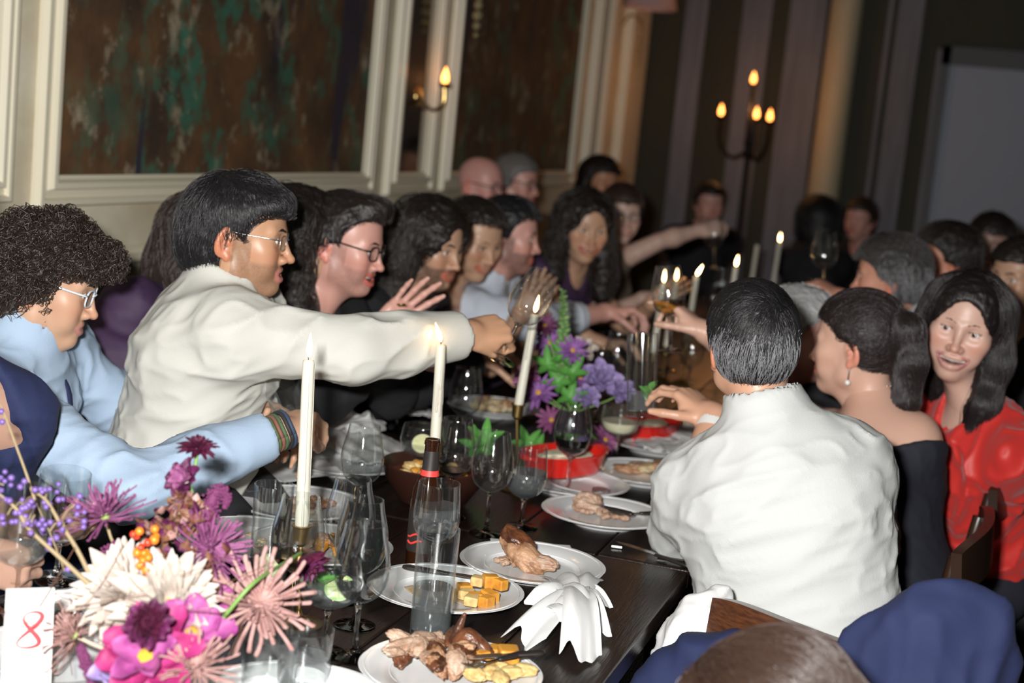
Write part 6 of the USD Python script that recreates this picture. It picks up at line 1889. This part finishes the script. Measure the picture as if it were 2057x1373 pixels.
AMA = mat('amaranth_plum', (.13, .022, .085), .8)
plume('dark purple amaranth plume drooping at the right of the bouquet', [W(420, 1150, 2.06), W(415, 1070, 2.07), W(420, 1020, 2.07), W(440, 985, 2.07), W(456, 1000, 2.07), W(452, 1020, 2.07)], [.018, .022, .018, .009, .006, .003], AMA, 4)
plume('dark purple amaranth tuft left of the orange berries', [W(215, 1180, 2.06), W(225, 1130, 2.07), W(240, 1095, 2.08)], [.022, .024, .010], AMA, 5)
plume('small dark amaranth tassel beside the table card', [W(190, 1380, 1.93), W(170, 1330, 1.93), W(162, 1300, 1.93)], [.006, .008, .004], AMA, 6)

ob = thing('orange_berries', 'cluster of orange berries behind the white chrysanthemums', 'berries', W(288, 1120, 2.06))
part(ob, 'stem', tube([W(288, 1120, 2.06), W(300, 1190, 2.04), V0], .0018, 6, 10), BROWNST, True, world=True)
for i in range(22):
    p = W(290 + frng.normal(0, 13), 1108 + frng.normal(0, 24), 1.985 + frng.normal(0, .010))
    part(ob, 'berry', moved(trimesh.creation.icosphere(2, frng.uniform(.0045, .0066)), p), mat('orange_berry', (.72, .20, .02), .25) if i % 4 else mat('red_berry', (.62, .05, .02), .25), True, world=True)


def branch(lab, pts, cl, r=.0035):
    t = thing('beautyberry_branch', lab, 'branch', pts[0])
    part(t, 'twig', tube(pts, [r, r * .8, r * .55], 7, 26), TWIG, True, world=True)
    q = np.random.default_rng(len(cl) + int(abs(pts[0][0]) * 100))
    for c, n in cl:
        j = pts[np.argmin([np.linalg.norm(c - p) for p in pts])]
        part(t, 'twiglet', tube([j + (c - j) * .05, (c + j) / 2 + (0, 0, .004), c], .0011, 5, 8), TWIG, True, world=True)
        for i in range(n):
            part(t, 'berry', moved(trimesh.creation.icosphere(1, q.uniform(.0034, .0048)), c + q.normal(0, .0115, 3)), mat('violet_berry', (.17, .10, .34), .22), True, world=True)


branch('bare twig with violet berries rising to the upper left edge', [W(192, 1180, 2.02), W(155, 1105, 2.03), W(120, 1050, 2.04), W(92, 1005, 2.05), W(62, 985, 2.06)], [(W(92, 982, 2.04), 11), (W(147, 1018, 2.03), 2), (W(100, 1068, 2.03), 10), (W(130, 1058, 2.02), 5), (W(152, 1040, 2.0), 6)])
branch('thick beautyberry twig crossing the stemmed glasses at the left', [W(190, 1185, 2.0), W(125, 1125, 2.0), W(60, 1065, 2.0), W(30, 1020, 2.0), W(-20, 980, 2.0)], [(W(8, 975, 2.0), 12), (W(15, 1035, 2.0), 7), (W(48, 1040, 1.99), 9), (W(46, 1012, 1.99), 3), (W(70, 1035, 2.0), 5)])
branch('slender twig running straight up along the navy dress', [W(70, 1005, 2.08), W(52, 950, 2.09), W(30, 890, 2.10), W(8, 830, 2.11), W(-6, 800, 2.12)], [(W(8, 845, 2.11), 2), (W(130, 1148, 2.0), 1)], .0022)
wisps = []
for i in range(26):
    a = W(frng.uniform(40, 480), frng.uniform(1150, 1400), frng.uniform(1.92, 2.06)); d = c_r * frng.normal(0, 1) + cu * frng.normal(.3, .8) + to * frng.normal(0, .3)
    L = frng.uniform(.05, .14); wisps.append(spline([a, a + unit(d) * L * .5 + (0, 0, .006), a + unit(d + cu * .2) * L], 10))
t = thing('fine_stems', 'fine brown dried grass stems among the front flowers', 'grass', wisps[0][0])
say(stage.GetPrimAtPath(t), kind='stuff')
part(t, 'stems', join(*[tube(w, .0006, 4) for w in wisps]), BROWNST, True, world=True)
solo('bread_plate', moved(lathe([(0, .004), (.05, .005), (.078, .014), (.079, .012), (.05, 0), (0, 0)], 40), T(150, 1255)), CHINA, 'small white plate behind the pink side-facing flower', 'plate', 40)
plate(T(120, 1345) + (0, 0, .002), 'white plate under the table card at the lower left')
t = thing('napkin', 'folded white napkin left of the flowers behind the card', 'napkin', T(140, 1240)); part(t, 'cloth', crumple(np.zeros(3), rot((0, 0, 1), 30), 51, .05, .06, .02, '', 36, .04), NAPK, True)
plate(T(585, 1432), 'white plate at the bottom edge beside the short tumbler')

# the second bouquet, halfway down the table
V1 = T(1140, 905)
vz = thing('flower_vase', 'small dark vase holding the purple flowers in the middle', 'vase', V1)
part(vz, 'bowl', lathe([(0, 0), (.04, 0), (.05, .03), (.042, .09), (.03, .11), (.026, .11), (.038, .088), (.045, .03), (.036, .006), (0, .006)], 28), mat('dark_vase', (.03, .02, .03), .25), 40)
V1 = V1 + (0, 0, .10)
D2 = pix(V1)[2]
for i, (x, y, r, m, lab) in enumerate(((1082, 790, .050, ASTER, 'purple aster with yellow eye left of the centre bouquet'), (1105, 690, .045, ASTER, 'purple aster just below the green spike'), (1150, 705, .042, ASTER, 'violet aster right of the green spike'), (1108, 845, .042, MAUVE, 'pinkish aster low in the centre bouquet'), (1060, 760, .04, MAUVE, 'mauve aster beside the leaning candle'), (1215, 885, .045, MAUVE, 'mauve aster low behind the red dish'), (1095, 655, .035, MAUVE, 'pale mauve bloom at the candle flame'), (1165, 760, .038, ASTER, 'violet aster above the red wine glass'))):
    bloom('aster', lab, W(x, y, D2 + (.05 if i % 2 else -.03)), to * .8 + cu * .4 + c_r * (.4 * (x - 1120) / 60), ((14, 'flat', r, r * .30, 6, r * .1, 0, .1, .3), (10, 'flat', r * .8, r * .26, 24, r * .1, .003, .1, .3)), m, (r * .17, .006, YELC), stem=V1)
for i, (x, y, r, lab) in enumerate(((1205, 765, .055, 'lavender rose-like bloom at the right of the centre bouquet'), (1245, 790, .042, 'lavender bloom farthest right by the raised glass'), (1178, 800, .040, 'small lavender bloom behind the red wine'))):
    bloom('lisianthus', lab, W(x, y, D2 - .02), to * .85 + cu * .45 + c_r * .2, ((7, 'notch', r, r * .75, 20, r * .1, 0, .15, .4), (6, 'notch', r * .75, r * .6, 42, r * .08, .004, .2, .5), (5, 'flat', r * .5, r * .5, 66, r * .05, .006, .1, .5)), LILAC, stem=V1)
bloom('white_rose', 'white bloom behind the purple asters', W(1168, 712, D2 + .15), to * .7 + cu * .6, ((7, 'notch', .045, .036, 20, .004, 0, .15, .4), (6, 'notch', .034, .03, 45, .003, .004, .2, .5)), IVORY, stem=V1)
sp_ = thing('snapdragon', 'tall green snapdragon spike rising from the centre bouquet', 'flower', V1)
pts = [V1, W(1125, 760, D2), W(1132, 680, D2), W(1131, 585, D2)]
part(sp_, 'stem', tube(pts, .004, 8, 20), STEMG, True, world=True)
SG = petal_mat('green_bud', (.16, .34, .10), (.30, .46, .18)); P_ = spline(pts[1:], 60)
for i in range(60):
    p = P_[i]; a = i * 2.4; s = 1 - .65 * i / 60
    dd = np.array([np.cos(a), np.sin(a), .5])
    part(sp_, 'bud', moved(lump(i, (.011 * s, .011 * s, .017 * s), .15, 2, 2), p + unit(dd) * .016 * s, basis(dd)), SG, True, world=True)
for i, (x, y) in enumerate(((1120, 770), (1145, 800), (1100, 735), (1060, 895), (1075, 910), (975, 885), (960, 900), (1150, 750), (1135, 720))):
    t = thing('leaf_sprig', ('green leaves under the spike', 'green leaf behind the lavender bloom', 'green leaf beside the upper aster', 'green leaf by the red dish', 'drooping leaf at the vase foot', 'green herb leaf by the tilted bowl', 'second herb leaf behind the clear wine glass', 'leaf right of the spike', 'leaf among the violet asters')[i], 'leaves', W(x, y, D2 - .02 if i < 5 or i > 6 else 3.5))
    for k in range(5):
        part(t, 'leaf', moved(leaf_mesh(.055, .022, .3, .3), R=basis(to + cu * .5, 72 * k + 20 * i) @ rot((1, 0, 0), 20)), GREEN, True)

# ------------------------------------------------------------------ cloth on the right: the jacket over the chair back, the napkin on the lap
tops = [W(1722, 1352, 2.29), W(1742, 1288, 2.28), W(1785, 1262, 2.26), W(1835, 1238, 2.24), W(1875, 1205, 2.23), W(1925, 1195, 2.23), W(1972, 1222, 2.24), W(1990, 1290, 2.26)]
g = Blob(np.min(tops, 0) - (.12, .12, .5), np.max(tops, 0) + .09, .0075)
for i, p in enumerate(tops):
    for s_, dd in ((-1, .030), (1, .035)):
        q_ = p + to * .02 * s_
        g.cone(q_ - (0, 0, .03), q_ + to * dd * s_ * .8 + (c_r * .01 * (i - 4)) - (0, 0, .48), .026, .034, k=.035)
for i in range(len(tops) - 1):
    g.cone(tops[i] - (0, 0, .02), tops[i + 1] - (0, 0, .02), .030, .030, k=.03)
m = relax(g.mesh(), 2)
fo = folds(61, .016, 13, squash((0, 0, 1), .3))
m = relax(puff(m, fo), 2)
t = thing('jacket', 'navy suit jacket hung over the chair back at the lower right', 'jacket', tops[3] * (1, 1, 0))
part(t, 'cloth', m, NAVY, True, world=True)
lp = [W(1300, 1400, 2.55), W(1340, 1350, 2.55), W(1400, 1318, 2.53), W(1470, 1315, 2.50), W(1530, 1340, 2.48)]
g = Blob(np.min(lp, 0) - (.10, .10, .3), np.max(lp, 0) + .08, .008)
for i in range(4):
    g.cone(lp[i], lp[i + 1], .030, .030, k=.03); g.cone(lp[i], lp[i] - (0, 0, .25), .030, .04, k=.03)
part(t, 'jacket_sleeve', relax(puff(g.mesh(), folds(62, .008, 14)), 2), NAVY, True, world=True)
lp = [W(1442, 1200, 2.66), W(1410, 1245, 2.64), W(1378, 1285, 2.62), W(1345, 1322, 2.60)]
g = Blob(np.min(lp, 0) - .09, np.max(lp, 0) + .09, .005)
g.chain(lp, [.022, .034, .040, .026], k=.02)
g.chain([lp[1], W(1450, 1265, 2.60), W(1475, 1285, 2.58)], [.03, .026, .018], k=.03)
t = thing('napkin', 'white napkin hanging from the lap between table edge and chair', 'napkin', lp[-1])
part(t, 'cloth', relax(puff(g.mesh(), folds(63, .012, 22, squash(lp[0] - lp[-1], .4))), 2), NAPK, True, world=True)
